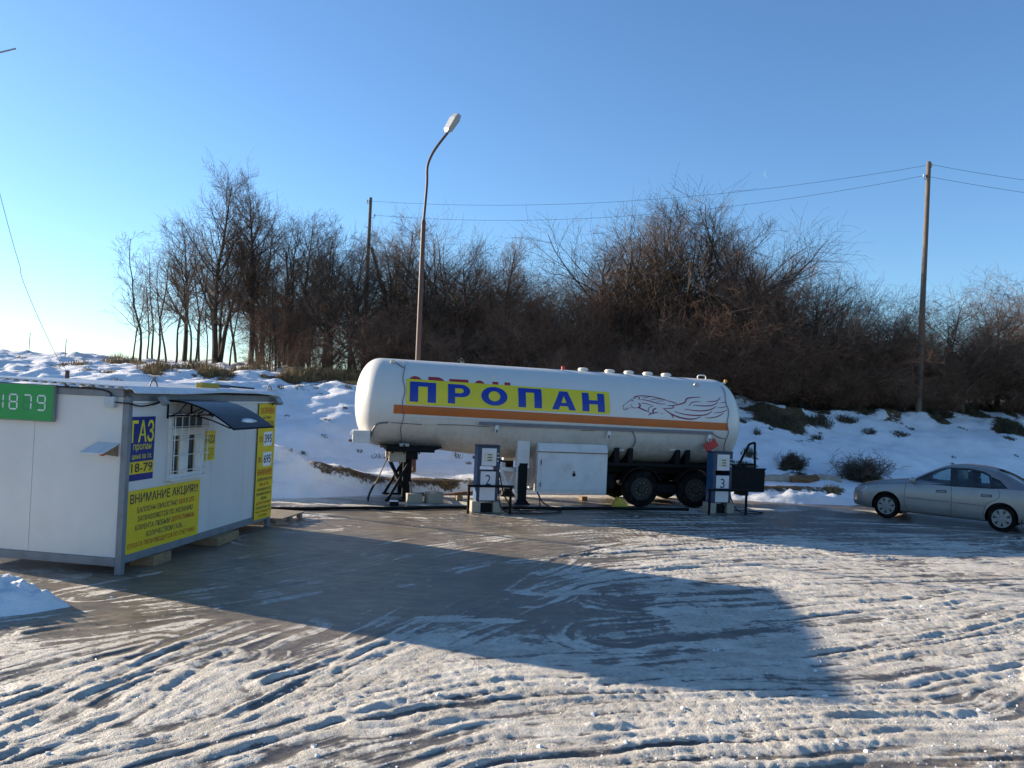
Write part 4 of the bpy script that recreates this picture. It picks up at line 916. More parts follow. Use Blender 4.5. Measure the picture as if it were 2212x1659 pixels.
    # horse emblem: strokes (points in the enlarged photograph, widths)
    H = [([(280,455),(345,405),(400,365),(440,348)], 5), ([(272,450),(276,485),(285,512),(310,522),(335,515),(345,500),(375,492),(410,490)], 6), ([(275,455),(292,462)], 8), ([(300,500),(330,494)], 4),
         ([(405,380),(438,382)], 9), ([(435,330),(460,318),(520,306),(600,305),(720,316),(860,345),(975,378)], 8), ([(440,330),(450,345),(465,350)], 7), ([(462,345),(475,325),(500,318)], 5), ([(515,320),(528,340),(520,365)], 10),
         ([(545,362),(610,368),(690,385),(780,412),(860,430),(945,434)], 8), ([(580,330),(640,330),(695,318)], 5), ([(705,370),(760,358),(830,352),(900,362),(970,380)], 6), ([(800,394),(860,385),(930,382)], 4), ([(970,380),(1050,402),(1125,430)], 8),
         ([(400,430),(405,455),(425,485),(460,495),(500,488)], 6), ([(515,415),(535,435),(542,460),(525,482),(500,490)], 14), ([(505,485),(560,505),(615,530),(665,550)], 12), ([(555,422),(600,422),(660,432),(740,458)], 6),
         ([(755,462),(700,480),(672,510),(672,545),(690,578)], 6), ([(800,498),(765,510),(745,535),(745,565),(755,575)], 14), ([(668,612),(700,592),(740,578),(790,566),(830,564)], 9), ([(690,575),(715,570)], 8), ([(860,568),(900,586)], 4),
         ([(970,456),(1040,458),(1120,445),(1200,425),(1250,398),(1262,365),(1285,345),(1340,332),(1420,326),(1490,327)], 11), ([(890,500),(960,502),(1030,500),(1068,488),(1055,470),(1020,458)], 8),
         ([(915,508),(970,550),(1050,598),(1150,638),(1260,662),(1350,668),(1430,656),(1495,630)], 13), ([(1025,590),(1050,620),(1062,655)], 10), ([(1080,548),(1180,580),(1300,602),(1420,610),(1540,605),(1620,580),(1668,542)], 11),
         ([(1235,512),(1320,524),(1430,538),(1540,538),(1640,520),(1705,490),(1735,462)], 10), ([(1365,448),(1460,458),(1560,462),(1660,455),(1725,430),(1765,400)], 9), ([(1590,395),(1660,394),(1730,386),(1775,365),(1800,342)], 8),
         ([(1305,465),(1335,425),(1380,402),(1490,390)], 8), ([(1750,337),(1800,338)], 4), ([(1560,650),(1640,648),(1730,635),(1800,605),(1855,568)], 9), ([(1690,575),(1760,568),(1840,552),(1920,520)], 7), ([(1760,492),(1840,484),(1912,462)], 6), ([(1795,412),(1850,410),(1898,403)], 5)]
    for si, (pts, w) in enumerate(H):
        P = smoothline([(*tpix(*hz(x, y)), 0) for x, y in pts], 5); P = [(p.x, p.y) for p in P]; n_ = len(P); W = w*0.0016
        A = []; 
        for i, p in enumerate(P):
            a = P[max(i-1, 0)]; b = P[min(i+1, n_-1)]; dx, dz = b[0]-a[0], b[1]-a[1]; l = math.hypot(dx, dz) or 1
            tpr = 0.35+0.65*math.sin(math.pi*i/(n_-1))**0.7; hw = W*tpr
            A += [(p[0]-dz/l*hw, p[1]+dx/l*hw), (p[0]+dz/l*hw, p[1]-dx/l*hw)]
        flat(A, [(2*i, 2*i+1, 2*i+3, 2*i+2) for i in range(n_-1)], CRIM, tank, lambda a, b: tsurf(a, b, 0.004), 'horse_emblem_line')
    # vertical conduits on the flank
    for uu, zt, zb in ((1.08, 3.72, 1.38), (10.18, 3.45, 1.35)):
        P = []
        for i in range(26):
            z = zt+(zb-zt)*i/25; u = uu + 0.03*math.sin(i*0.9) + (0.12*(i/25-0.5)**2 if uu > 5 else 0); r, zc = trz(u); z = min(z, zc+r*0.97); z = max(z, zc-r*0.97)
            P.append(tsurf(u, z, 0.018))
        MB().tube(P, 0.010, 5).build('conduit', RAILG, tank, smooth=True)
    for z, ua, ub in ((2.06, 0.75, 10.0), (2.22, 1.2, 3.1)):
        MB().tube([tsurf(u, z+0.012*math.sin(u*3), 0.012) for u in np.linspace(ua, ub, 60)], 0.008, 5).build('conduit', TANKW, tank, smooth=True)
    for ua, ub in ((0.8, 1.6), (2.9, 3.4), (2.0, 2.9), (5.9, 6.3)):
        MB().tube([tsurf(u, 2.062+0.012*math.sin(u*3), 0.020) for u in np.linspace(ua, ub, 14)], 0.010, 4).build('rusty_conduit', RUST, tank)
    P = smoothline([tsurf(0.72, 2.07, .02), tsurf(0.45, 2.02, .02), tsurf(0.33, 1.85, .03), tsurf(0.28, 1.68, .04), (0.10, -0.62, 1.60)], 5); MB().tube(P, 0.022, 6).build('front_hose', RAILG, tank, smooth=True)
    P = smoothline([tsurf(6.9, 2.1, .02), tsurf(7.3, 2.1, .02), tsurf(7.45, 1.95, .02), tsurf(7.5, 1.75, .02), tsurf(7.42, 1.55, .02)], 5); MB().tube(P, 0.014, 6).build('flank_hose', RAILG, tank, smooth=True)
    P = smoothline([tsurf(9.75, 2.10, .02), tsurf(9.95, 2.0, .02), tsurf(10.15, 1.97, .02)], 5); MB().tube(P, 0.012, 6).build('tail_hose', RAILG, tank, smooth=True)
    # side rail
    (ra, rza), (rb, rzb) = tpix(*t2(1325, 738), -1.32), tpix(*t3(1495, 803), -1.32)
    MB().bar((ra, -1.315, rza), (rb, -1.315, rzb), 0.04, 0.085).build('side_rail', RAILG, T, bevel=0.006)
    for x_, y_ in (t2(1492, 790), t3(545, 815), t3(1462, 845)):
        u, z = tpix(x_, y_, -1.33); br_ = MB().box((u-0.045, -1.36, z-0.11), (u+0.045, -1.225, z+0.09)).build('rail_bracket', WPAINT, T, bevel=0.006)
        MB().box((u-0.022, -1.366, z-0.10), (u+0.022, -1.3605, z-0.02)).build('lamp', RUST, br_)
    # roof fittings
    u, z = tpix(*t3(128, 200), 0.0); MB().lathe([(0.04, 0), (0.05, 0.0), (0.05, 0.10), (0.02, 0.12)], 10, c=(u, 0, ttop(u)-0.01)).build('relief_valve', HAZR, tank)
    for x_ in (310, 553, 728, 900, 1068):
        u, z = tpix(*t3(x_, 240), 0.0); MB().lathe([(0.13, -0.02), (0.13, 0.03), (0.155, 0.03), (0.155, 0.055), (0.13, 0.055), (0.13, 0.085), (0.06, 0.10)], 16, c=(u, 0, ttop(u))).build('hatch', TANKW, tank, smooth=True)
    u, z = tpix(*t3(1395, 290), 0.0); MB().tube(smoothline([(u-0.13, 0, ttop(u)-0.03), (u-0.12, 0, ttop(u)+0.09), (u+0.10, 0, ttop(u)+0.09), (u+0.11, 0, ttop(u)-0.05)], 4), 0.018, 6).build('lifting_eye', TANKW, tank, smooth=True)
    u, z = tpix(*t3(1340, 372)); MB().lathe([(0.03, -0.03), (0.07, -0.02), (0.08, 0.03), (0.05, 0.06), (0.02, 0.07)], 12, 'y', c=(tsurf(u, z, 0.02))).build('side_valve', LAMPG, tank, smooth=True)
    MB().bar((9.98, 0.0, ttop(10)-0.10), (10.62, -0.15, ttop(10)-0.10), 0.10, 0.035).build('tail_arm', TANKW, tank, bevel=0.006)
    MB().lathe([(0.04, 0), (0.05, 0.02), (0.05, 0.08), (0.02, 0.10)], 10, c=(10.62, -0.15, ttop(10)-0.09)).build('marker_lamp', mat('amber lamp', (0.5, 0.22, 0.03), 0.3), tank)
    q = tsurf(0.80, 3.64, 0.03); MB().box((q[0]-0.06, q[1]-0.03, q[2]-0.03), (q[0]+0.06, q[1]+0.05, q[2]+0.05)).build('front_sensor', CREAM, tank, bevel=0.008)
    MB().tube(smoothline([(q[0]+0.05, q[1], q[2]), tsurf(0.95, 3.58, .02), tsurf(1.07, 3.5, .02)], 4), 0.014, 5).build('sensor_lead', RAILG, tank)
    q = tsurf(2.87+0.6, 3.35, 0.006); MB().lathe([(0.05, 0), (0.055, 0.004), (0.02, 0.012)], 10, 'y', c=(q[0], q[1]-0.004, q[2])).build('patch', CREAM, tank)
    # hazard plate, turned on its corner
    u, z = tpix(*t3(1470, 915), -1.22); a = 0.135
    hp_ = MB(); ang = R(-32); hw, hh = 0.20, 0.125; P = [(u+(sx*hw)*math.cos(ang)-(sz*hh)*math.sin(ang), z-(sx*hw)*math.sin(ang)*-1-(-(sz*hh))*math.cos(ang)) for sx, sz in ((-1,-1),(1,-1),(1,1),(-1,1))]
    P = [(u+sx*hw*math.cos(R(32))-sz*hh*math.sin(R(32)), z+sx*hw*math.sin(R(32))+sz*hh*math.cos(R(32))) for sx, sz in ((-1,-1),(1,-1),(1,1),(-1,1))]
    MB().prism(P, -1.262, -1.255).build('hazard_plate', HAZR, T)
    MB().box((u-0.03, -1.254, z), (u+0.03, -0.90, z+0.05)).build('plate_bracket', WPAINT, T)
    for x_ in (630, 1150, 1450):
        u, z = tpix(*t3(x_, 955)); MB().bar(tsurf(u-0.17, z, 0.01), tsurf(u+0.17, z, 0.01), 0.02, 0.02).build('reflector_strip', PAPER, tank)
    # front box and coupling plate
    fb = MB().box((-0.17, -0.95, 1.50), (0.28, -0.55, 1.82)).build('front_box', WPAINT, T, bevel=0.012)
    MB().cyl((-0.26, -0.80, 1.545), (-0.16, -0.80, 1.545), 0.035, 8).build('coupling', RUST, fb); MB().cyl((-0.22, -0.8, 1.75), (-0.16, -0.8, 1.75), 0.05, 10).build('socket', PAPER, fb)
    cpl = MB().box((0.70, -1.0, 1.30), (1.98, 1.0, 1.44)).build('coupling_plate', BLACKM, T, bevel=0.01)
    MB().prism([(0.72, 1.442), (2.2, 1.442), (2.0, 1.36), (1.99, 1.36), (1.99, 1.441)][:3], -0.9, 0.9).build('wedge', BLACKM, cpl)
    MB().box((0.55, -0.75, 1.38), (0.699, 0.75, 1.43)).build('front_lip', RUST, cpl)
    for u in (0.85, 1.15, 1.55): MB().box((u, -1.03, 1.26), (u+0.04, -1.001, 1.50)).build('gusset', BLACKM, cpl)
    MB().box((1.05, -0.99, 1.441), (1.3, -0.80, 1.52)).build('marker_box', LAMPG, cpl, bevel=0.01)
    # landing gear
    for vy in (-0.95, 0.85):
        s = -1 if vy < 0 else 1
        lg = MB().box((4.20, vy-0.11, 1.02), (4.54, vy+0.13, 1.70)).build('leg_housing', WPAINT, T, bevel=0.01)
        l2 = MB().box((4.27, vy-0.12 if s < 0 else vy-0.10, 0.10), (4.50, vy+0.10, 1.10)); lo = l2.build('landing_leg', BLACKM, T, bevel=0.01)
        MB().add([(4.27, vy-0.1, 0.12), (4.50, vy-0.1, 0.12), (4.50, vy+0.1, 0.12), (4.27, vy+0.1, 0.12), (4.17, vy-0.2, -0.012), (4.60, vy-0.2, -0.012), (4.60, vy+0.2, -0.012), (4.17, vy+0.2, -0.012)], [(3,2,1,0),(4,5,6,7),(0,1,5,4),(1,2,6,5),(2,3,7,6),(3,0,4,7)]).build('foot', BLACKM, lo)
        MB().cyl((4.22, vy-0.08, 0.0), (4.22, vy-0.08, 1.05), 0.028, 8).build('guide_rod', WPAINT, lo)
    MB().bar((4.38, -0.84, 0.8), (4.38, 0.75, 0.8), 0.08, 0.08).build('cross_beam', BLACKM, T)
    # ladder-like white carrier between leg and cabinet
    for p, q, w in (((3.55, -0.9, 0.98), (4.2, -0.9, 0.88), 0.09), ((3.55, -0.9, 0.60), (4.30, -0.9, 0.46), 0.09), ((3.75, -0.88, 1.05), (3.98, -0.88, 0.50), 0.07), ((3.68, -0.85, 1.15), (3.68, -0.85, 0.55), 0.07), ((3.86, -0.85, 1.15), (3.86, -0.85, 0.6), 0.05), ((4.05, -0.9, 0.52), (4.2, -0.9, 0.86), 0.06), ((3.55, -0.85, 0.44), (4.78, -0.6, 0.35), 0.05)):
        MB().bar(p, q, 0.05, w).build('carrier_bar', WPAINT, T, bevel=0.004)
    MB().box((3.9, -0.30, 0.40), (4.78, -0.27, 0.92)).build('carrier_plate', WPAINT, T)
    for u in (3.7, 4.9, 6.2): MB().box((u, -0.5, 0.9), (u+0.08, 0.5, 1.35)).build('hanger', BLACKM, T)
    # cabinet
    cu0, cu1 = 4.74, 6.70
    cb = MB().prism([], 0, 0) if False else MB()
    pr = [(-1.22, 0.34), (-1.22, 1.50), (-1.12, 1.67), (-0.15, 1.67), (-0.15, 0.34)]
    V = [(cu0, a, b) for a, b in pr] + [(cu1, a, b) for a, b in pr]; nn = 5
    cb.add(V, [tuple(range(4, -1, -1)), tuple(range(5, 10))] + [(i, (i+1) % 5, (i+1) % 5+5, i+5) for i in range(5)])
    cab = cb.build('cabinet', WPAINT, T, bevel=0.012)
    MB().box((cu0-0.015, -1.245, 1.425), (cu1+0.015, -1.2205, 1.445)).build('cabinet_lip', RUST, cab)
    dr_ = MB().box((cu0+0.10, -1.236, 0.42), (cu1-0.08, -1.2205, 1.30)).build('cabinet_door', WPAINT, cab, bevel=0.005)
    for z in (0.55, 1.15): MB().cyl((cu0+0.09, -1.238, z-0.06), (cu0+0.09, -1.238, z+0.06), 0.012, 6).build('hinge', RUST, cab)
    pl = MB().box((5.72, -1.262, 0.80), (5.79, -1.237, 0.88)); pl.tube([(5.735, -1.25, 0.88), (5.735, -1.25, 0.92), (5.755, -1.25, 0.94), (5.775, -1.25, 0.92), (5.775, -1.25, 0.88)], 0.007, 5); pl.build('padlock', BLACKM, cab)
    # chassis over the axles
    for vy in (-0.50, 0.42): MB().box((6.3, vy, 0.88), (11.2, vy+0.10, 1.20)).build('chassis_beam', BLACKM, T)
    MB().box((6.75, -1.02, 1.10), (10.9, 1.02, 1.19)).build('running_board', BLACKM, T, bevel=0.008)
    for u in (6.95, 7.35, 8.75, 9.05, 9.95, 10.35):
        z0 = 1.191
        pr2 = [(-1.05, z0), (-0.35, z0), (-0.45, 1.27), (-1.05, 1.60)]
        for s in (1, -1): MB().add([(u, s*a, b) for a, b in pr2] + [(u+0.14, s*a, b) for a, b in pr2], [(0,1,2,3),(7,6,5,4),(0,4,5,1),(1,5,6,2),(2,6,7,3),(3,7,4,0)]).build('saddle', BLACKM, T)
    # wheels
    def wheel(u, vy, s):
        w = MB().lathe([(0.295, 0.03), (0.305, 0.0), (0.42, -0.012), (0.475, 0.0), (0.50, 0.05), (0.50, 0.27), (0.475, 0.32), (0.30, 0.32)], 40, 'y', cap=False).build('wheel', RUBBER, T, smooth=True)
        w.location = (u, vy, 0.497); 
        if s > 0: w.rotation_euler = (0, 0, math.pi)
        MB().lathe([(0.315, -0.004), (0.30, -0.010), (0.285, 0.02), (0.25, 0.06), (0.205, 0.075), (0.19, 0.02), (0.12, -0.005), (0.115, -0.05), (0.06, -0.06)], 32, 'y').build('rim', mat('grimy rim', (0.022, 0.019, 0.016), 0.8, var=0.3, dirt=(0.06, 0.045, 0.03), da=0.6, ds=5), w, smooth=True)
        for k in range(10):
            a = 2*math.pi*k/10; MB().cyl((0.165*math.cos(a), 0.03, 0.165*math.sin(a)), (0.165*math.cos(a), -0.025, 0.165*math.sin(a)), 0.022, 6).build('wheel_nut', mat('rusty nut', (0.16, 0.105, 0.06), 0.7, var=0.3), w)
    for u in (7.72, 9.32):
        wheel(u, -1.21, -1); wheel(u, 1.21, 1)
        MB().cyl((u, -0.9, 0.5), (u, 0.9, 0.5), 0.09, 10).build('axle', BLACKM, T)
        P = [(u+0.60*math.cos(a), 0.5+0.60*math.sin(a)) for a in np.linspace(R(20), R(160), 15)] + [(u+0.575*math.cos(a), 0.5+0.575*math.sin(a)) for a in np.linspace(R(160), R(20), 15)]
        for vy in (-1.22, 0.88): MB().prism(P, vy, vy+0.34).build('mudguard', BLACKM, T)
    MB().box((7.9, -1.0, 0.35), (9.1, 1.0, 0.62)).build('air_tank', BLACKM, T, bevel=0.05, seg=2)
    MB().box((6.4, -0.85, 0.45), (7.05, 0.85, 0.85)).build('spare_box', BLACKM, T, bevel=0.02)
    # tail box and rear frame
    tb = MB().box((10.3, -1.15, 0.47), (11.47, 1.12, 1.12)).build('tail_box', BLACKM, T, bevel=0.02)
    MB().box((11.471, -1.10, 0.90), (11.51, -0.80, 1.03)).build('tail_lamp', TAILR, tb, bevel=0.008)
    MB().tube([(10.9, -1.05, 1.125), (11.3, -1.05, 1.125), (11.52, -1.10, 1.13)], 0.022, 8).build('end_pin', BLACKM, tb)
    MB().box((10.75, -1.1, 0.36), (11.0, -0.7, 0.469)).build('tow_bracket', BLACKM, tb)
    def rp(x, y): return tpix(*p3(x, y), -0.9)
    pa, pb, pc, pd = rp(820, 600), rp(1040, 200), rp(1140, 610), rp(1140, 170)
    for a, b in ((pa, pb), (pc, pd)): MB().bar((a[0], -0.9, 1.10), (b[0], -0.9, b[1]), 0.05, 0.05).build('rear_frame_bar', BLACKM, T)
    MB().bar((pb[0], -0.9, pb[1]), (pd[0], -0.9, pd[1]), 0.05, 0.06).build('rear_frame_bar', BLACKM, T)
    MB().tube([(pa[0]+0.15, -0.9, 1.12), (pa[0]+0.2, -0.9, 1.24), (pc[0], -0.9, 1.24)], 0.03, 6).build('grab_rail', BLACKM, T)
    return T
TANKER = build_tanker()
TM = Matrix.Translation(TP) @ Matrix.Rotation(TA, 4, 'Z')

# support trestle under the coupling
tr = thing('trestle', 'black steel crossed trestle propping up the front of the tank', 'trestle', TM @ Vector((1.1, 0, 0)), TA)
for vy in (-0.75, 0.70):
    for s in (-1, 1): MB().bar((s*0.30, vy+0.04*s, -0.01), (-s*0.24, vy+0.04*s, 1.02), 0.07, 0.10, (0, 1, 0)).build('cross_leg', BLACKM, tr, bevel=0.006)
    MB().box((0.10, vy-0.10+0.2, 0.0), (0.32, vy+0.10+0.2, 1.19)).build('post', BLACKM, tr, bevel=0.01)
    MB().box((-0.30, vy-0.13, 1.02), (0.14, vy+0.09, 1.30)).build('packing_block', CONC, tr, bevel=0.01)
    MB().box((-0.36, vy-0.16, -0.01), (0.50, vy-0.08, 0.04)).build('base_rail', BLACKM, tr, bevel=0.006)
    MB().box((0.15, vy-0.15, 1.10), (0.45, vy+0.12, 1.295)).build('top_bracket', BLACKM, tr, bevel=0.01)
MB().bar((0.0, -0.75, 0.5), (0.0, 0.7, 0.5), 0.06, 0.06).build('tie_bar', BLACKM, tr)
MB().bar((0.37, -0.98, 0.0), (0.26, -0.98, 0.52), 0.05, 0.09, (0, 1, 0)).build('loose_strut', PLANK, tr)

# shovel leaning on it
a = TM @ Vector((0.42, -0.92, 0)); b = TM @ Vector((0.84, -0.82, 1.28))
sv = thing('shovel', 'long-handled snow shovel leaning against the trestle', 'shovel', a, TA)
MB().tube([(0.06, 0.0, 0.45), (0.40, 0.09, 1.28)], 0.016, 8).build('handle', WOOD, sv)
V = []; F = []
for i in range(9):
    t_ = i/8; x = -0.14+0.20*t_**1.6; z = 0.0+0.50*t_
    for j in range(5):
        y = (j/4-0.5)*0.36; V.append((x+0.05*(1-(2*j/4-1)**2)*0.8, y, z)); 
for i in range(9):
    for j in range(5): V.append((V[i*5+j][0]+0.006, V[i*5+j][1], V[i*5+j][2]))
for i in range(8):
    for j in range(4):
        q = i*5+j; F += [(q, q+1, q+6, q+5), (45+q, 45+q+5, 45+q+6, 45+q+1)]
for i in range(8):
    for j in (0, 4): q = i*5+j; F.append((q, q+5, 50+q, 45+q))
for j in range(4):
    for i in (0, 8): q = i*5+j; F.append((q, q+1, 46+q, 45+q))
MB().add(V, F).build('blade', BLACKM, sv, smooth='all')

# blocks on the ground near the trestle
for (px, py, sx, sy, sz, rz, m, lab) in ((t2(700, 1492)+(0.20, 0.15, 0.25, 0.12, CONC, 'squat concrete block next to the trestle foot')), (t2(890, 1496)+(0.21, 0.16, 0.29, 0.25, CONC, 'concrete block with snow at its base, right of the trestle')), (t2(1130, 1468)+(0.085, 0.08, 0.14, 0.3, WOOD, 'small wooden offcut lying between blocks and pump 2'))):
    p = gnd(px, py); o = MB().box((-sx, -sy, 0), (sx, sy, sz)).build('block', m, bevel=0.012); o.location = (p.x, p.y+sy, -0.012); o.rotation_euler = (0, 0, TA+rz); tag(o, lab, 'block', 'blocks near the trestle')
p = gnd(*t3(310, 1410)); o = MB().box((-0.10, -0.08, 0), (0.10, 0.08, 0.11)).build('block', WOOD, bevel=0.008); o.location = (p.x, p.y, -0.012); o.rotation_euler = (0, 0, 0.6); tag(o, 'small pale wooden block under the trailer left of the yellow chock', 'block', 'blocks near the trestle')
p = gnd(*l1(685, 1020)) if 'l1' in globals() else gnd(*Zm(1100, 1380, 4.424)(685, 1015)); o = MB().box((-0.10, -0.10, 0), (0.12, 0.10, 0.10)).build('block', BLACKM, bevel=0.01); o.location = (p.x, p.y, -0.012); o.rotation_euler = (0, 0, 0.2); tag(o, 'snow-topped dark block at the foot of the trestle', 'block', 'blocks near the trestle')
sc_ = MB().box((-0.11, -0.09, 0.101), (0.11, 0.09, 0.13)).build('snow_cap', mat('snow patch', (0.8, 0.8, 0.82)), o, bevel=0.02)
# wheel chock
p = TM @ Vector((7.12, -1.12, -0.012)); ck = MB().prism([(-0.22, 0), (0.26, 0), (0.12, 0.16), (0.02, 0.25), (-0.06, 0.26)], -0.11, 0.11).build('wheel_chock', CHOCK, bevel=0.01); ck.location = p; ck.rotation_euler = (0, 0, TA); tag(ck, 'yellow wheel chock against the front trailer tyre', 'wheel chock')

# pipe along the ground in front of the trailer
P = [(-6.2, 18.85), (-5.06, 19.27), (-3, 20.05), (-1.02, 20.83), (1.2, 21.45), (3.2, 22.1), (4.95, 22.45)]
pp = MB().tube([(x, y, 0.03+0.004*math.sin(x*3)) for x, y in [(v.x, v.y) for v in smoothline([(x, y, 0) for x, y in P], 5)]], 0.04, 8).build('ground_pipe', BLACKM, smooth=True); tag(pp, 'long black pipe lying on the yard in front of the trailer', 'pipe')

# ================================================================== dispensers
def pump(num, x, y, rz, label, hose_pts):
    P = thing('fuel_dispenser', label, 'fuel dispenser', (x, y, 0), rz, 'gas pumps in front of the trailer')
    w, d = 0.275, 0.40
    for s in (-1, 1):
        MB().box((s*0.27-0.11, 0.0, -0.012), (s*0.27+0.11, 0.38, 0.265)).build('plinth_block', CONC, P, bevel=0.015)
    MB().box((-0.14, 0.1, -0.012), (0.13, 0.34, 0.2)).build('pipe_well', BLACKM, P)
    bd = MB()
    bd.box((-w, 0.03, 0.27), (w, d, 1.02)); bd.box((-w, 0.03, 1.13), (w, d, 1.62)); 
    body = bd.build('body', PUMPB, P, bevel=0.008)
    for x0 in (-w, w-0.06): MB().box((x0, 0.035, 1.0205), (x0+0.06, d-0.005, 1.1295)).build('neck', PUMPB, P)
    MB().box((-w-0.006, 0.035, 0.275), (-w-0.0005, d-0.005, 1.60)).build('side_panel', PUMPL, P)
    MB().box((-0.20, 0.018, 0.29), (0.19, 0.0295, 0.62)).build('lower_panel', PUMPW, P, bevel=0.003)
    np_ = MB().box((-0.19, 0.018, 0.66), (0.19, 0.0295, 1.005)).build('number_panel', PUMPW, P, bevel=0.003)
    lettering(str(num), (-0.065, 0.672, 0.065, 0.925), INK, np_, lambda a, b: (a, 0.0165, b), 0.0, 'number')
    dp = MB().box((-0.18, 0.018, 1.145), (0.19, 0.0295, 1.575)).build('display_panel', PUMPW, P, bevel=0.003)
    MB().box((-0.125, 0.012, 1.24), (0.14, 0.0175, 1.47)).build('keypad', CREAM, dp)
    for k in range(3): MB().box((-0.04, 0.008, 1.265+k*0.068), (0.08, 0.0115, 1.30+k*0.068)).build('readout', LCD, dp)
    for k in range(3): MB().box((w-0.055, 0.02, 1.25+k*0.09), (w-0.03, 0.0295, 1.28+k*0.09)).build('button', PAPER, P)
    MB().box((-w-0.015, 0.02, 1.6205), (w+0.015, d+0.01, 1.65)).build('lid', PUMPB, P, bevel=0.006)
    MB().box((w+0.0005, 0.12, 1.20), (w+0.05, 0.22, 1.34)).build('nozzle_holder', BLACKM, P)
    MB().tube([(w+0.045, 0.16, 1.27), (w+0.16, 0.10, 1.25), (w+0.32, 0.08, 1.22)], [0.03, 0.02, 0.016], 8).build('nozzle', BLACKM, P)
    MB().box((w+0.0005, 0.1, 0.62), (w+0.02, 0.13, 0.75)).build('latch', PAPER, P)
    for hpts in hose_pts: MB().tube(smoothline(hpts, 8), 0.017, 8).build('hose', HOSE, P, smooth=True)
    return P
pump(2, -0.48, 20.35, R(15), 'blue and white gas pump marked 2 standing left of the white cabinet',
     [[(0.31, 0.18, 1.22), (0.30, 0.12, 0.9), (0.30, 0.06, 0.5), (0.33, 0.0, 0.2), (0.48, -0.10, 0.03), (0.8, -0.16, 0.012), (1.6, -0.12, 0.012), (2.0, 0.2, 0.012), (1.95, 0.75, 0.012), (1.75, 1.05, 0.14), (1.66, 1.25, 0.37)],
      [(0.32, 0.20, 1.0), (0.38, 0.15, 0.7), (0.46, 0.2, 0.45), (0.55, 0.25, 0.3), (0.75, 0.2, 0.06), (1.1, 0.18, 0.012), (1.5, 0.45, 0.012), (1.62, 0.8, 0.03), (1.68, 1.1, 0.3)]])
pump(3, 5.80, 22.25, R(15), 'blue and white gas pump marked 3 standing before the rear trailer wheel',
     [[(0.30, 0.15, 0.6), (0.33, 0.05, 0.3), (0.5, -0.05, 0.05), (0.9, -0.12, 0.012), (1.25, 0.0, 0.012), (1.2, 0.25, 0.012), (0.9, 0.42, 0.012), (0.5, 0.5, 0.02), (0.3, 0.42, 0.1)]])
def guard(xa, ya, xb, yb, h_, label):
    v = Vector((xb-xa, yb-ya, 0)); L_ = v.length; G = thing('guard_rail', label, 'guard rail', (xa, ya, 0), math.atan2(v.y, v.x), 'tubular guards before the pumps')
    MB().tube(smoothline([(0.0, 0, h_-0.04), (0.01, 0, h_-0.012), (0.05, 0, h_), (L_-0.05, 0, h_), (L_+0.06, 0, h_)], 3), 0.032, 10).build('top_bar', BLACKM, G, smooth=True)
    for x in (0.0, L_): MB().cyl((x, 0, -0.015), (x, 0, h_-0.035), 0.034, 10).build('post', BLACKM, G, smooth=True)
guard(-0.93, 20.08, 0.09, 20.36, 0.66, 'black tubular guard rail before the pump beside the white cabinet')
guard(5.38, 21.92, 6.43, 22.20, 0.64, 'black tubular guard rail before the pump near the tail box')
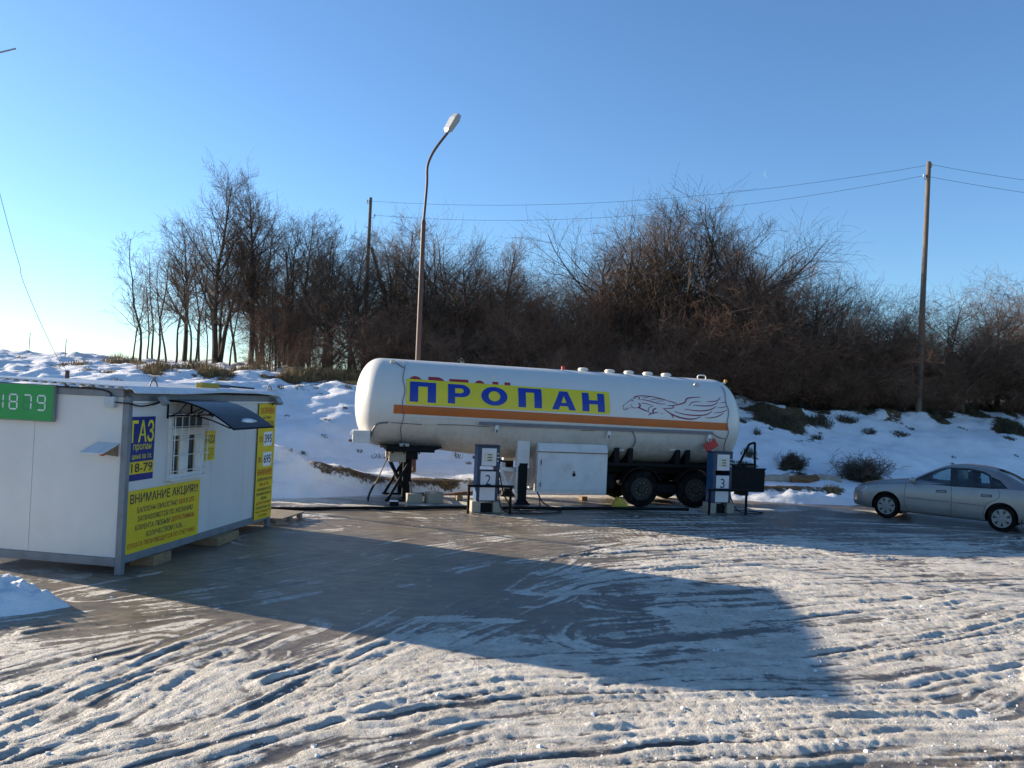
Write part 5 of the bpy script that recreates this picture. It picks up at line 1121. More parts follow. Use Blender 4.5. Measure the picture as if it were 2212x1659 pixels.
# ================================================================== car
def build_car():
    f0 = gnd(1915, 1117); r0 = gnd(2166, 1147); mid = (f0+r0)/2; hd = (f0-r0); hd.z = 0; hd.normalize()
    side = Vector((-hd.y, hd.x, 0))                    # left of the heading = towards the viewer
    org = mid - side*0.74; rz = math.atan2(hd.y, hd.x)
    C = thing('parked_car', 'dusty silver four-door saloon parked at the right edge of the yard', 'car', (org.x, org.y, -0.01), rz); C.scale = (1.07, 1.07, 1.12)
    st = np.array([2.17, 2.14, 2.05, 1.9, 1.6, 1.2, 0.95, 0.78, 0.5, 0.2, -0.05, -0.35, -0.75, -1.05, -1.35, -1.70, -1.85, -2.1, -2.28, -2.34, -2.36])
    top = np.array([0.66, 0.70, 0.755, 0.80, 0.87, 0.935, 0.965, 0.985, 1.14, 1.30, 1.395, 1.44, 1.43, 1.385, 1.285, 1.11, 1.075, 1.05, 1.01, 0.85, 0.6])
    bel = np.array([0.60, 0.65, 0.70, 0.745, 0.81, 0.865, 0.895, 0.91, 0.925, 0.935, 0.94, 0.95, 0.965, 0.975, 0.985, 0.995, 0.995, 0.985, 0.94, 0.80, 0.56])
    wid = np.array([0.66, 0.72, 0.785, 0.825, 0.85, 0.86, 0.865, 0.865, 0.865, 0.865, 0.865, 0.865, 0.865, 0.865, 0.862, 0.855, 0.85, 0.82, 0.77, 0.72, 0.68])
    wtp = np.array([0.45, 0.50, 0.56, 0.62, 0.66, 0.68, 0.68, 0.68, 0.635, 0.60, 0.575, 0.565, 0.565, 0.57, 0.585, 0.62, 0.63, 0.62, 0.59, 0.56, 0.5])
    bot = np.array([0.28, 0.25, 0.23, 0.21, 0.20, 0.19, 0.19, 0.19, 0.19, 0.19, 0.19, 0.19, 0.19, 0.19, 0.20, 0.22, 0.23, 0.26, 0.30, 0.34, 0.38])
    xs = np.concatenate([np.linspace(2.17, 1.9, 9), np.linspace(1.86, -2.0, 78), np.linspace(-2.05, -2.36, 10)])
    o = np.argsort(st)
    def ev(x, a):
        y = np.interp(x, st[o], a[o]); k = 0.08
        return (np.interp(x-k, st[o], a[o])+2*y+np.interp(x+k, st[o], a[o]))/4 if abs(x) < 2.0 else y
    def sect(x):
        t, b, w, wt, zb = (ev(x, q) for q in (top, bel, wid, wtp, bot))
        b = min(b, t-0.035); wb = w-0.045
        P = [(0, zb), (w-0.14, zb), (w-0.035, zb+0.035), (w-0.012, zb+0.12*min(1, (b-zb)/0.7)), (w-0.004, zb+(b-zb)*0.30), (w, zb+(b-zb)*0.50), (w-0.006, zb+(b-zb)*0.70), (w-0.02, zb+(b-zb)*0.86), (wb, b-0.015), (wb-0.03, b+0.006)]
        for q in (0.25, 0.5, 0.75): P.append((wb-0.03+(wt-wb+0.03)*q+0.018*math.sin(math.pi*q), b+0.006+(t-0.03-b-0.006)*q))
        P += [(wt, t-0.03), (wt-0.05, t-0.008), (wt*0.6, t+0.008), (0, t+0.018)]
        return P
    S = [sect(x) for x in xs]; n = len(S[0]); V = []; F = []
    m2 = 2*n-2
    for x, P in zip(xs, S):
        ring = [(x, y, z) for y, z in P] + [(x, -y, z) for y, z in P[-2:0:-1]]; V += ring
    for i in range(len(xs)-1):
        for k in range(m2): F.append((i*m2+k, i*m2+(k+1) % m2, (i+1)*m2+(k+1) % m2, (i+1)*m2+k))
    F += [tuple(range(m2-1, -1, -1)), tuple(range((len(xs)-1)*m2, len(xs)*m2))]
    body = MB().add(V, F).build('body', SILVER, None)
    def surf(x, z):
        P = sect(x); best = P[5][0]
        for a, b in zip(P[1:-1], P[2:]):
            if min(a[1], b[1]) <= z <= max(a[1], b[1]) and abs(a[1]-b[1]) > 1e-6:
                t = (z-a[1])/(b[1]-a[1]); return a[0]+(b[0]-a[0])*t
        return best
    # windows and wheel arches cut right through
    FW = [(0.66, 0.965), (0.60, 1.02), (0.36, 1.165), (0.12, 1.285), (-0.02, 1.325), (-0.13, 1.335), (-0.17, 0.965)]
    RW = [(-0.32, 0.97), (-0.27, 1.335), (-0.55, 1.33), (-0.85, 1.285), (-0.98, 1.23), (-1.05, 0.985)]
    QW = [(-1.11, 0.995), (-1.06, 1.19), (-1.20, 1.12), (-1.36, 1.01)]
    cut = MB()
    for x in (1.3, -1.3):
        for s in (-1, 1): cut.cyl((x, s*0.50, 0.315), (x, s*1.1, 0.315), 0.352, 40)
    for W in (FW, RW, QW): cut.prism(W, -1.2, 1.2)
    co = cut.build('cutter', TRIMB, None)
    md = body.modifiers.new('cut', 'BOOLEAN'); md.operation = 'DIFFERENCE'; md.object = co; md.solver = 'EXACT'; md.use_self = True
    dg = bpy.context.evaluated_depsgraph_get(); me = bpy.data.meshes.new_from_object(body.evaluated_get(dg))
    bpy.data.objects.remove(body); bpy.data.objects.remove(co)
    me.name = 'body'; me.materials.clear(); me.materials.append(SILVER); me.materials.append(TRIMB)
    for p in me.polygons:
        c = p.center; p.use_smooth = True; p.material_index = 0
        inner = abs(c.y) < surf(c.x, c.z)-0.02 and 0.03 < c.z and ((c.z < 0.70 and (abs(c.x-1.3) < 0.36 or abs(c.x+1.3) < 0.36) and abs(c.y) > 0.3) or (c.z > 0.94 and c.z < 1.345 and -1.4 < c.x < 0.7))
        if inner: p.material_index = 1
    me.set_sharp_from_angle(angle=R(28))
    bo = link('body', me, C)
    def side_patch(poly, m, name, off, s=1, cuts=0.04, par=None):
        return flat(poly, [tuple(range(len(poly)))], m, par or bo, lambda a, b: (a, s*(surf(a, b)+off), b), name, cuts)
    def ribbon(pts, w, m, name, off, s=1):
        P = [(p.x, p.y) for p in smoothline([(x, z, 0) for x, z in pts], 6)]; A = []
        for i, p in enumerate(P):
            a = P[max(i-1, 0)]; b = P[min(i+1, len(P)-1)]; dx, dz = b[0]-a[0], b[1]-a[1]; l = math.hypot(dx, dz) or 1
            A += [(p[0]-dz/l*w/2, p[1]+dx/l*w/2), (p[0]+dz/l*w/2, p[1]-dx/l*w/2)]
        return flat(A, [(2*i, 2*i+1, 2*i+3, 2*i+2) for i in range(len(P)-1)], m, bo, lambda a, b: (a, s*(surf(a, b)+off), b), name)
    for s in (1, -1):
        # black window surround as frame strips
        for W in (FW, RW, QW): 
            side_patch(W, CARGLASS, 'window_glass', -0.012, s, 0)
            O = []; nW = len(W); ar = sum(W[i][0]*W[(i+1) % nW][1]-W[(i+1) % nW][0]*W[i][1] for i in range(nW)); sg = 1 if ar > 0 else -1
            for i in range(nW):
                p0_, p1_, p2_ = Vector(W[i-1]), Vector(W[i]), Vector(W[(i+1) % nW]); e1_ = (p1_-p0_).normalized(); e2_ = (p2_-p1_).normalized(); nn_ = Vector((e1_.y+e2_.y, -e1_.x-e2_.x)).normalized()*sg
                q_ = p1_+nn_*0.045; O.append((q_.x, min(q_.y, ev(q_.x, top)-0.034)))
            nW = len(W); flat(list(W)+O, [(i, (i+1) % nW, (i+1) % nW+nW, i+nW) for i in range(nW)], TRIMB, bo, lambda a, b: (a, s*(surf(a, min(max(b, 0.9), 1.38))+0.004+(0.0015 if W is RW else 0.003 if W is QW else 0)), b), 'window_surround', 0.03)
        side_patch([(-0.165, 0.93), (-0.325, 0.93), (-0.275, 1.365), (-0.135, 1.365)], TRIMB, 'pillar_trim', 0.0025, s, 0.03)
        ribbon([(0.84, 0.90), (0.86, 0.70), (0.86, 0.45), (0.80, 0.27)], 0.010, TRIMB, 'door_gap', 0.003, s)
        ribbon([(-0.20, 0.925), (-0.215, 0.60), (-0.215, 0.27)], 0.010, TRIMB, 'door_gap', 0.003, s)
        ribbon([(-1.22, 0.94), (-1.24, 0.80), (-1.17, 0.72), (-1.0, 0.62), (-0.94, 0.50), (-0.93, 0.30)], 0.010, TRIMB, 'door_gap', 0.003, s)
        ribbon([(0.83, 0.565), (0.3, 0.56), (-0.19, 0.558)], 0.022, RAILG, 'side_moulding', 0.008, s)
        ribbon([(-0.24, 0.558), (-0.6, 0.558), (-0.97, 0.560)], 0.022, RAILG, 'side_moulding', 0.008, s)
        for x in (0.02, -0.97):
            h_ = MB().bar((x-0.10, s*(surf(x, 0.79)+0.022), 0.790), (x+0.10, s*(surf(x, 0.79)+0.022), 0.782), 0.03, 0.028).build('door_handle', SILVER, bo, bevel=0.010, seg=2)
            side_patch([(x-0.12, 0.765), (x+0.12, 0.757), (x+0.12, 0.815), (x-0.12, 0.823)], TRIMB, 'handle_recess', 0.003, s, 0)
        side_patch([(2.15, 0.585), (2.08, 0.575), (1.93, 0.60), (1.78, 0.70), (1.84, 0.745), (1.97, 0.735), (2.12, 0.68)], LENS, 'headlight', 0.006, s)
        side_patch([(1.80, 0.53), (1.88, 0.53), (1.88, 0.565), (1.80, 0.565)], LENS, 'indicator', 0.005, s, 0) if False else None
        side_patch([(-2.33, 0.78), (-2.1, 0.76), (-1.98, 0.83), (-2.02, 0.93), (-2.28, 0.93)], TAILR, 'tail_light', 0.006, s)
        MB().lathe([(0.012, -0.11), (0.06, -0.09), (0.075, 0.0), (0.065, 0.07), (0.01, 0.085)], 14, 'y', c=(0.66, s*0.95, 1.0)).build('mirror', SILVER, bo, smooth=True)
        MB().bar((0.67, s*0.80, 0.96), (0.66, s*0.90, 0.98), 0.06, 0.05).build('mirror_foot', TRIMB, bo)
        MB().box((0.885, s*0.76-0.09, 0.16), (0.90, s*0.76+0.08, 0.36)).build('mud_flap', TRIMB, bo)
        MB().box((-1.72, s*0.76-0.09, 0.16), (-1.705, s*0.76+0.08, 0.36)).build('mud_flap', TRIMB, bo)
        ribbon([(0.80, 0.235), (0.0, 0.225), (-0.9, 0.235)], 0.05, SILVER, 'sill', 0.010, s)
    # windscreen and rear glass over the body
    def topz(x, y):
        P = sect(x); q = [p for p in P[-4:]][::-1]; ys_ = [p[0] for p in q]; zs_ = [p[1] for p in q]; return float(np.interp(abs(y), ys_, zs_))
    for xa, xb, nm in ((0.72, 0.08, 'windscreen'), (-1.12, -1.66, 'rear_window')):
        V = []; F = []; nx_, ny_ = 14, 12
        for i in range(nx_+1):
            x = xa+(xb-xa)*i/nx_; w_ = sect(x)[-3][0]-0.01
            for j in range(ny_+1):
                y = -w_+2*w_*j/ny_; V.append((x, y, topz(x, y)+0.005))
        for i in range(nx_):
            for j in range(ny_): q = i*(ny_+1)+j; F.append((q, q+1, q+ny_+2, q+ny_+1))
        MB().add(V, F).build(nm, DARKGLASS, bo, smooth='all')
    MB().box((2.125, -0.55, 0.42), (2.185, 0.55, 0.50)).build('grille', TRIMB, bo, bevel=0.01)
    MB().box((2.15, -0.26, 0.34), (2.19, 0.26, 0.41)).build('number_plate', PAPER, bo)
    # cabin
    for y in (0.38, -0.38):
        ss = MB().box((-0.62, y-0.23, 0.90), (-0.44, y+0.23, 1.12)).build('seat', SEATM, C, bevel=0.05, seg=2)
        MB().box((-0.62, y-0.13, 1.13), (-0.50, y+0.13, 1.30)).build('headrest', SEATM, ss, bevel=0.03, seg=2)
    P = [(0.40-0.05*math.sin(a), 0.38+0.18*math.cos(a), 1.0+0.18*math.sin(a)) for a in np.linspace(0, 2*math.pi, 25)]
    MB().tube(P, 0.016, 6, cap=False).build('steering_wheel', SEATM, C, smooth=True)
    MB().box((0.40, -0.58, 0.90), (0.62, 0.58, 0.985)).build('dashboard', SEATM, C, bevel=0.02)
    # wheels
    for x in (1.3, -1.3):
        for s in (1, -1):
            w = MB().lathe([(0.20, 0.0), (0.245, 0.012), (0.29, 0.004), (0.308, -0.03), (0.308, -0.16), (0.29, -0.19), (0.20, -0.19)], 40, 'y', cap=False).build('wheel', RUBBER, C, smooth=True)
            w.location = (x, s*0.815, 0.302); w.rotation_euler = (0, random.uniform(0, 6), 0 if s > 0 else math.pi)
            MB().lathe([(0.205, 0.0), (0.20, -0.04), (0.02, -0.045)], 32, 'y').build('rim', TRIMB, w, smooth=True)
            hc = MB(); hc.lathe([(0.212, 0.004), (0.207, 0.014), (0.188, 0.012), (0.185, 0.0)], 36, 'y', cap=False)
            ho = hc.build('hubcap', HUB, w, smooth=True)
            for k in range(7):
                a = 2*math.pi*k/7; ca, sa = math.cos(a), math.sin(a); q = [(0.03, 0.028, 0.020), (0.03, -0.028, 0.020), (0.190, -0.050, 0.008), (0.190, 0.050, 0.008)]
                vs = [(r_*ca-t_*sa, y_, r_*sa+t_*ca) for r_, t_, y_ in q] + [(r_*ca-t_*sa, y_-0.02, r_*sa+t_*ca) for r_, t_, y_ in q]
                MB().add(vs, [(0,1,2,3),(7,6,5,4),(0,4,5,1),(1,5,6,2),(2,6,7,3),(3,7,4,0)]).build('spoke', HUB, ho)
            MB().lathe([(0.001, 0.028), (0.045, 0.027), (0.055, 0.018), (0.055, -0.03)], 20, 'y').build('hub_centre', HUB, ho, smooth=True)
    return C
build_car()

# ================================================================== lamp post
lb = bankpix(892, 1019, 23.5, 30); LY = lb.y
lp = thing('street_lamp', 'rusty brown street lamp with bent arm behind the tank', 'street lamp', (lb.x, LY, lb.z-0.15))
lz = lb.z-0.15
def lpx(px, py): q = aty(px, py, LY); return (q.x-lb.x, 0, q.z-lz)
a_, b_, c_, d_ = lpx(903, 770), lpx(915, 480), lpx(921, 370), lpx(970, 283)
MB().tube([(0, 0, 0), a_, b_], [0.088, 0.078, 0.070], 12).build('pole', RUST, lp, smooth=True)
sh_ = lpx(922, 400)
MB().tube(smoothline([b_, sh_, lpx(923, 362), lpx(931, 338), lpx(945, 315), d_], 5), [0.040]*26, 10).build('arm', RUST, lp, smooth=True)
MB().tube([(b_[0], 0, b_[2]-0.05), (b_[0], 0, b_[2]+0.08)], [0.078, 0.05], 12).build('collar', RUST, lp, smooth=True)
e0, e1 = Vector(lpx(965, 287)), Vector(lpx(988, 250))
ax = (e1-e0).normalized(); nrm = Vector((ax.z, 0, -ax.x)); 
hd_ = MB(); V = []
prof = [(0.0, 0.10, 0.05), (0.10, 0.19, 0.10), (0.50, 0.21, 0.12), (0.66, 0.17, 0.08)]
for t_, hw, hh in prof:
    c = e0 + ax*t_
    for s, u in ((-1,-0.4),(1,-0.4),(1,0.6),(-1,0.6)): V.append(c + Vector((0, 1, 0))*0.0 + (nrm*0.55+Vector((0, -0.83, 0)))*s*hw + (nrm*0.83+Vector((0, 0.55, 0)))*u*hh*-1.6)
F = [(3,2,1,0), (12,13,14,15)]
for i in range(3):
    for k in range(4): F.append((i*4+k, i*4+(k+1) % 4, (i+1)*4+(k+1) % 4, (i+1)*4+k))
lh = hd_.add(V, F).build('lamp_head', LAMPG, lp, bevel=0.03, seg=2)
V2 = []
for t_, hw, hh in ((0.10, 0.15, 0.10), (0.52, 0.17, 0.12)):
    c = e0+ax*t_
    for s in (-1, 1):
        for dd in (0.66, 0.70): V2.append(c + (nrm*0.55+Vector((0, -0.83, 0)))*s*hw + (nrm*0.83+Vector((0, 0.55, 0)))*(-0.4)*hh*-1.6*(dd/0.6))
MB().add(V2, [(0,2,6,4),(1,5,7,3),(0,4,5,1),(2,3,7,6),(0,1,3,2),(4,6,7,5)]).build('diffuser', LAMPD, lh)

# ================================================================== utility poles and wires
def upole(px_top, py_top, px_b, Y, r_, label, brace=None):
    tp = aty(px_top, py_top, Y); bx = aty(px_b, 800, Y).x; bz_ = bz(bx, Y)-0.3
    U = thing('utility_pole', label, 'utility pole', (bx, Y, bz_))
    h_ = tp.z-bz_; dx = tp.x-bx
    MB().tube([(dx*t, 0.02*math.sin(t*5), h_*t) for t in np.linspace(0, 1, 9)], [r_*(1.25-0.4*t) for t in np.linspace(0, 1, 9)], 12).build('pole', POLEW, U, smooth=True)
    return U, tp, Vector((bx, Y, bz_)), dx, h_
U1_, tp1, ub1, dx1, h1 = upole(801, 427, 783, 45, 0.10, 'dark braced timber pole standing among the trees left of the lamp')
b0 = aty(803, 535, 45); b1 = aty(872, 725, 45); b1z = bz(b1.x+0.35, 45)-0.3
MB().tube([(b0.x-ub1.x, -0.05, b0.z-ub1.z), (b1.x+0.35-ub1.x, -0.3, b1z-ub1.z)], [0.085, 0.10], 10).build('brace', POLEW, U1_, smooth=True)
U2_, tp2, ub2, dx2, h2 = upole(2006, 350, 1987, 36.6, 0.112, 'tall weathered grey timber pole at the right, above the parked car')
bt0 = aty(1990, 800, 36.6); MB().tube([((bt0.x-ub2.x)-0.14, -0.12, 0.0), ((bt0.x-ub2.x)-0.08, -0.12, bt0.z-ub2.z)], [0.10, 0.09], 8).build('stub_post', POLEW, U2_, smooth=True)
MB().tube([(bt0.x-ub2.x-0.06+0.22*math.cos(a), -0.02+0.26*math.sin(a), bt0.z-ub2.z-0.35) for a in np.linspace(0, 2*math.pi, 17)], 0.012, 5, cap=False).build('wire_binding', WIRE, U2_)
def insul(U, base, px, py, Y, side):
    q = aty(px, py, Y) - base; h_ = MB()
    h_.tube(smoothline([(q.x-side*0.22, 0, q.z-0.10), (q.x-side*0.05, 0, q.z-0.13), (q.x, 0, q.z-0.08), (q.x, 0, q.z-0.02)], 4), 0.014, 5)
    a = h_.build('hook', WIRE, U); MB().lathe([(0.03, -0.04), (0.055, -0.02), (0.04, 0.03), (0.055, 0.05), (0.03, 0.09)], 10, c=(q.x, 0, q.z)).build('insulator', PORC, U, smooth=True)
    return base + q + Vector((0, 0, 0.03))
i1 = insul(U1_, ub1, 793, 435, 45, -1); i2 = insul(U1_, ub1, 809, 466, 45, 1)
i3 = insul(U2_, ub2, 2012, 357, 36.6, 1); i4 = insul(U2_, ub2, 1996, 381, 36.6, -1)
def wire(a, b, sag, label, r_=0.008):
    n = 40; pts = [a.lerp(b, t) - Vector((0, 0, sag*4*t*(1-t))) for t in np.linspace(0, 1, n+1)]
    o = MB().tube(pts, r_, 4).build('power_line', WIRE); tag(o, label, 'wire', 'overhead wires')
wire(i1, i3, 0.85, 'upper overhead wire strung between the two timber poles')
wire(i2, i4, 0.95, 'lower overhead wire strung between the two timber poles')
e1_ = aty(2212, 378, 35); e2_ = aty(2212, 405, 35)
wire(i3, i3+(e1_-i3)*3.2, 0.25, 'upper overhead wire running off to the right of the grey pole')
wire(i4, i4+(e2_-i4)*3.2, 0.25, 'lower overhead wire running off to the right of the grey pole')
# guy wire with its stub post behind the cabin, fixed to a mast left of the view
GY = 24.0
gp = aty(146, 800, GY); gz = bz(gp.x, GY)
st_ = MB().tube([(gp.x-0.02, GY, gz-0.3), (gp.x, GY, gp.z)], 0.06, 8).build('stub_post', RUST); tag(st_, 'short rusty stub post in the snow behind the cabin roof', 'post')
gpts = [aty(x, y, GY) for x, y in ((142, 797), (120, 765), (80, 680), (48, 602), (43, 575), (28, 525), (0, 420), (-60, 190))]
gw = MB().tube(smoothline(gpts, 5), 0.007, 4).build('guy_wire', WIRE); tag(gw, 'slack guy wire rising from the stub post out of the picture', 'wire')
tpq = aty(-60, 190, GY); mz = bz(tpq.x-0.4, GY)
ms = thing('mast', 'thin grey mast arm tip at the upper left edge', 'mast', (tpq.x-0.4, GY, mz-0.3))
MB().tube([(0, 0, 0), (0.4-0.05, 0, tpq.z-mz+0.3), (0.36, 0, tpq.z-mz+1.2)], [0.07, 0.05, 0.045], 8).build('pole', GREYF, ms, smooth=True)
q0 = aty(34, 105, GY); MB().tube([(0.36, 0, tpq.z-mz+1.15), (q0.x-tpq.x+0.4, 0, q0.z-mz+0.3)], 0.025, 8).build('arm', LAMPG, ms, smooth=True)
for px, y0, y1, lab in ((62, 718, 757, 'thin stake on the snowy crest left of the guy wire'), (140, 733, 768, 'thin stake on the snowy crest right of the guy wire')):
    p = bankpix(px, y1+3, 19, 70); 
    if p is None: p = Vector((aty(px, y1, 40).x, 40, bz(aty(px, y1, 40).x, 40)))
    tz = aty(px+1, y0, p.y).z; o = MB().tube([(p.x, p.y, p.z-0.2), (p.x+0.02, p.y, tz)], 0.018, 5).build('stake', WIRE); tag(o, lab, 'stake')

# ================================================================== logs at the foot of the bank
def log(pa, pb, ra, rb, m, label, n=10, Y=None, zoff=0.0):
    a = bankpix(*pa) if Y is None else None; b = bankpix(*pb)
    d = (b-a); mb = MB(); pts = [a + d*t + Vector((0, -0.05, 0.02+zoff+0.03*math.sin(7*t))) for t in np.linspace(0, 1, 9)]
    o = mb.tube(pts, [ra+(rb-ra)*t+0.012*math.sin(9*t+pa[0]) for t in np.linspace(0, 1, 9)], n).build('log', m, smooth=True); tag(o, label, 'log', 'logs along the foot of the bank')
log((1643, 1037), (1703, 1036), 0.12, 0.20, CONC, 'pale grey log end at the bank foot right of the tail box')
log((1705, 1040), (1764, 1036), 0.17, 0.17, LOGB, 'orange-brown split log between two grey logs at the bank foot')
log((1768, 1034), (1815, 1040), 0.13, 0.16, CONC, 'grey log left of the car under the large bush')
log((1012, 1072), (1090, 1068), 0.10, 0.12, LOGB, 'brown rotten log in the earth behind pump 2')
log((880, 1076), (1008, 1072), 0.09, 0.11, LOGB, 'long brown rotten log in the earth behind the trestle')

# ================================================================== bare trees
def perp(d, ang, az):
    a = d.orthogonal().normalized(); b = d.cross(a); return (d*math.cos(ang) + (a*math.cos(az)+b*math.sin(az))*math.sin(ang)).normalized()
class Tree:
    def __init__(s, seed): s.r = random.Random(seed); s.trunk = MB(); s.crown = MB()
    def branch(s, p, d, L, r, lvl, spec):
        rnd = s.r; sp_ = spec[lvl]; n = sp_['seg']; pts = [p.copy()]; dirs = [d.copy()]; cur = p.copy(); dd = d.copy()
        for i in range(n):
            wob = sp_['wob']; dd = (dd + Vector((rnd.gauss(0, wob), rnd.gauss(0, wob), rnd.gauss(0, wob) + sp_['up']))).normalized()
            cur = cur + dd*(L/n); pts.append(cur.copy()); dirs.append(dd.copy())
        tip = sp_.get('tip', 0.35); rads = [max(0.0045, r*(1-(1-tip)*i/n)) for i in range(n+1)]
        (s.trunk if lvl <= spec[0].get('trunklev', 0) else s.crown).tube(pts, rads, sp_['sides'], cap=False)
        if lvl+1 < len(spec):
            c = spec[lvl+1]; k = max(1, int(sp_['kids']*rnd.uniform(0.8, 1.2)))
            for j in range(k):
                t = sp_['t0'] + (1-sp_['t0'])*((j+rnd.random())/k); q = t*n; i = min(int(q), n-1); f = q-i
                pos = pts[i].lerp(pts[i+1], f); rr = (rads[i]+(rads[i+1]-rads[i])*f)*c['rr']
                shape = sp_.get('shape'); ll = L*c['lr']*rnd.uniform(0.7, 1.25)*((1.15-0.75*t) if shape == 'cone' else (0.55+0.9*math.sin(math.pi*min(1, t*0.95))) if shape == 'oval' else 1.0)
                s.branch(pos, perp(dirs[min(i+1, n)], R(rnd.uniform(*c['ang'])), rnd.uniform(0, 6.283)), ll, min(rr, c.get('rmax', 1)), lvl+1, spec)
def tree_tall(seed, H=10, stems=1):
    T = Tree(seed)
    spec = [dict(seg=9, wob=0.045, up=0.05, sides=7, kids=32, t0=0.28, tip=0.12, shape='cone', trunklev=1),
            dict(seg=6, wob=0.10, up=0.10, sides=4, kids=9, t0=0.2, tip=0.3, lr=0.36, rr=0.50, ang=(30, 68)),
            dict(seg=4, wob=0.14, up=0.05, sides=3, kids=8, t0=0.12, tip=0.4, lr=0.46, rr=0.6, ang=(25, 60), rmax=0.026),
            dict(seg=3, wob=0.16, up=0.02, sides=3, kids=0, t0=0.2, tip=0.5, lr=0.50, rr=0.65, ang=(20, 60), rmax=0.015)]
    for i in range(stems): T.branch(Vector((0.25*i, 0.1*i, -0.2)), Vector((0.05*i+T.r.gauss(0, 0.03), 0, 1)).normalized(), H*(1-0.12*i), 0.18*(1-0.2*i), 0, spec)
    return T
def tree_slim(seed, H=7):
    T = Tree(seed)
    spec = [dict(seg=10, wob=0.07, up=0.05, sides=5, kids=20, t0=0.22, tip=0.15, shape='cone', trunklev=0),
            dict(seg=5, wob=0.13, up=0.10, sides=3, kids=6, t0=0.2, tip=0.35, lr=0.26, rr=0.45, ang=(30, 60), rmax=0.02),
            dict(seg=3, wob=0.15, up=0.05, sides=3, kids=4, t0=0.2, tip=0.5, lr=0.52, rr=0.6, ang=(25, 60), rmax=0.012),
            dict(seg=2, wob=0.15, up=0.03, sides=3, kids=0, t0=0.2, tip=0.6, lr=0.6, rr=0.7, ang=(20, 50), rmax=0.009)]
    T.branch(Vector((0, 0, -0.2)), Vector((T.r.gauss(0, 0.06), 0, 1)).normalized(), H, 0.07, 0, spec); return T
def tree_oval(seed, H=8):
    T = Tree(seed)
    spec = [dict(seg=7, wob=0.05, up=0.05, sides=6, kids=20, t0=0.14, tip=0.2, shape='oval', trunklev=1),
            dict(seg=6, wob=0.13, up=0.06, sides=4, kids=11, t0=0.12, tip=0.3, lr=0.46, rr=0.62, ang=(28, 70)),
            dict(seg=4, wob=0.17, up=0.04, sides=3, kids=8, t0=0.12, tip=0.4, lr=0.42, rr=0.55, ang=(25, 65), rmax=0.03),
            dict(seg=3, wob=0.18, up=0.02, sides=3, kids=0, t0=0.2, tip=0.5, lr=0.55, rr=0.6, ang=(22, 65), rmax=0.016)]
    T.branch(Vector((0, 0, -0.2)), Vector((0, 0, 1)), H*0.86, 0.17, 0, spec); return T
def tree_spread(seed, H=6.5):
    T = Tree(seed)
    spec = [dict(seg=4, wob=0.08, up=0.0, sides=6, kids=8, t0=0.35, tip=0.6, trunklev=1),
            dict(seg=7, wob=0.17, up=0.07, sides=5, kids=13, t0=0.15, tip=0.25, lr=1.75, rr=0.5, ang=(25, 65)),
            dict(seg=5, wob=0.20, up=0.03, sides=3, kids=10, t0=0.1, tip=0.35, lr=0.42, rr=0.45, ang=(30, 75), rmax=0.03),
            dict(seg=4, wob=0.22, up=0.02, sides=3, kids=5, t0=0.15, tip=0.5, lr=0.45, rr=0.6, ang=(25, 75), rmax=0.016),
            dict(seg=2, wob=0.22, up=0.0, sides=3, kids=0, t0=0.2, tip=0.6, lr=0.55, rr=0.7, ang=(25, 70), rmax=0.011)]
    T.branch(Vector((0, 0, -0.2)), Vector((T.r.gauss(0, 0.08), 0, 1)).normalized(), H*0.38, 0.14, 0, spec); return T
def tree_shrub(seed, H=3.5):
    T = Tree(seed)
    spec = [dict(seg=7, wob=0.13, up=0.05, sides=4, kids=10, t0=0.12, tip=0.2, trunklev=0),
            dict(seg=5, wob=0.19, up=0.04, sides=3, kids=6, t0=0.12, tip=0.4, lr=0.42, rr=0.5, ang=(25, 65), rmax=0.016),
            dict(seg=3, wob=0.2, up=0.02, sides=3, kids=3, t0=0.15, tip=0.5, lr=0.45, rr=0.6, ang=(25, 65), rmax=0.010),
            dict(seg=2, wob=0.2, up=0.0, sides=3, kids=0, t0=0.15, tip=0.6, lr=0.55, rr=0.7, ang=(25, 65), rmax=0.009)]
    for i in range(15):
        a = T.r.uniform(0, 6.28); T.branch(Vector((0.25*math.cos(a), 0.25*math.sin(a), -0.15)), Vector((0.45*math.cos(a)*T.r.random(), 0.45*math.sin(a)*T.r.random(), 1)).normalized(), H*T.r.uniform(0.65, 1.05), 0.026, 0, spec)
    return T
PROTO = {}
def proto(key, T, mt, mc):
    r = []
    zmax = max(v[2] for v in T.crown.v)
    for mb, m, nm in ((T.trunk, mt, 'trunk'), (T.crown, mc, 'crown')):
        me = bpy.data.meshes.new(key+'_'+nm); me.from_pydata(mb.v, [], mb.f); me.materials.append(m); r.append(me)
    PROTO[key] = (r[0], r[1], zmax)
proto('tall_a', tree_tall(11, 10, 2), BARK, TWIG); proto('tall_b', tree_tall(12, 9.5, 1), BARK, TWIG); proto('tall_c', tree_tall(18, 9.0, 2), BARK, TWIG)
for i in range(3): proto('slim_%d' % i, tree_slim(30+i), BARK, TWIG)
for i in range(3): proto('oval_%d' % i, tree_oval(40+i), BARK, TWIG)
for i in range(3): proto('spread_%d' % i, tree_spread(50+i), BARKL if i == 2 else BARK, TWIGR)
for i in range(3): proto('shrub_%d' % i, tree_shrub(60+i), BARK, TWIGR)
def plant(key, x, y, h_, label, group, name='bare_tree', cat='tree', wide=1.0, rz=None):
    a, b, zm = PROTO[key]; z = bz0(x, y) if (-30 < x < 40 and 15 < y < 60) else bz(x, y)
    s = h_/zm; T = thing(name, label, cat, (x, y, z), random.uniform(0, 6.28) if rz is None else rz, group); T.scale = (s*wide, s*wide, s)
    for me, nm in ((a, 'trunk'), (b, 'crown')): link(nm, me, T)
    return T
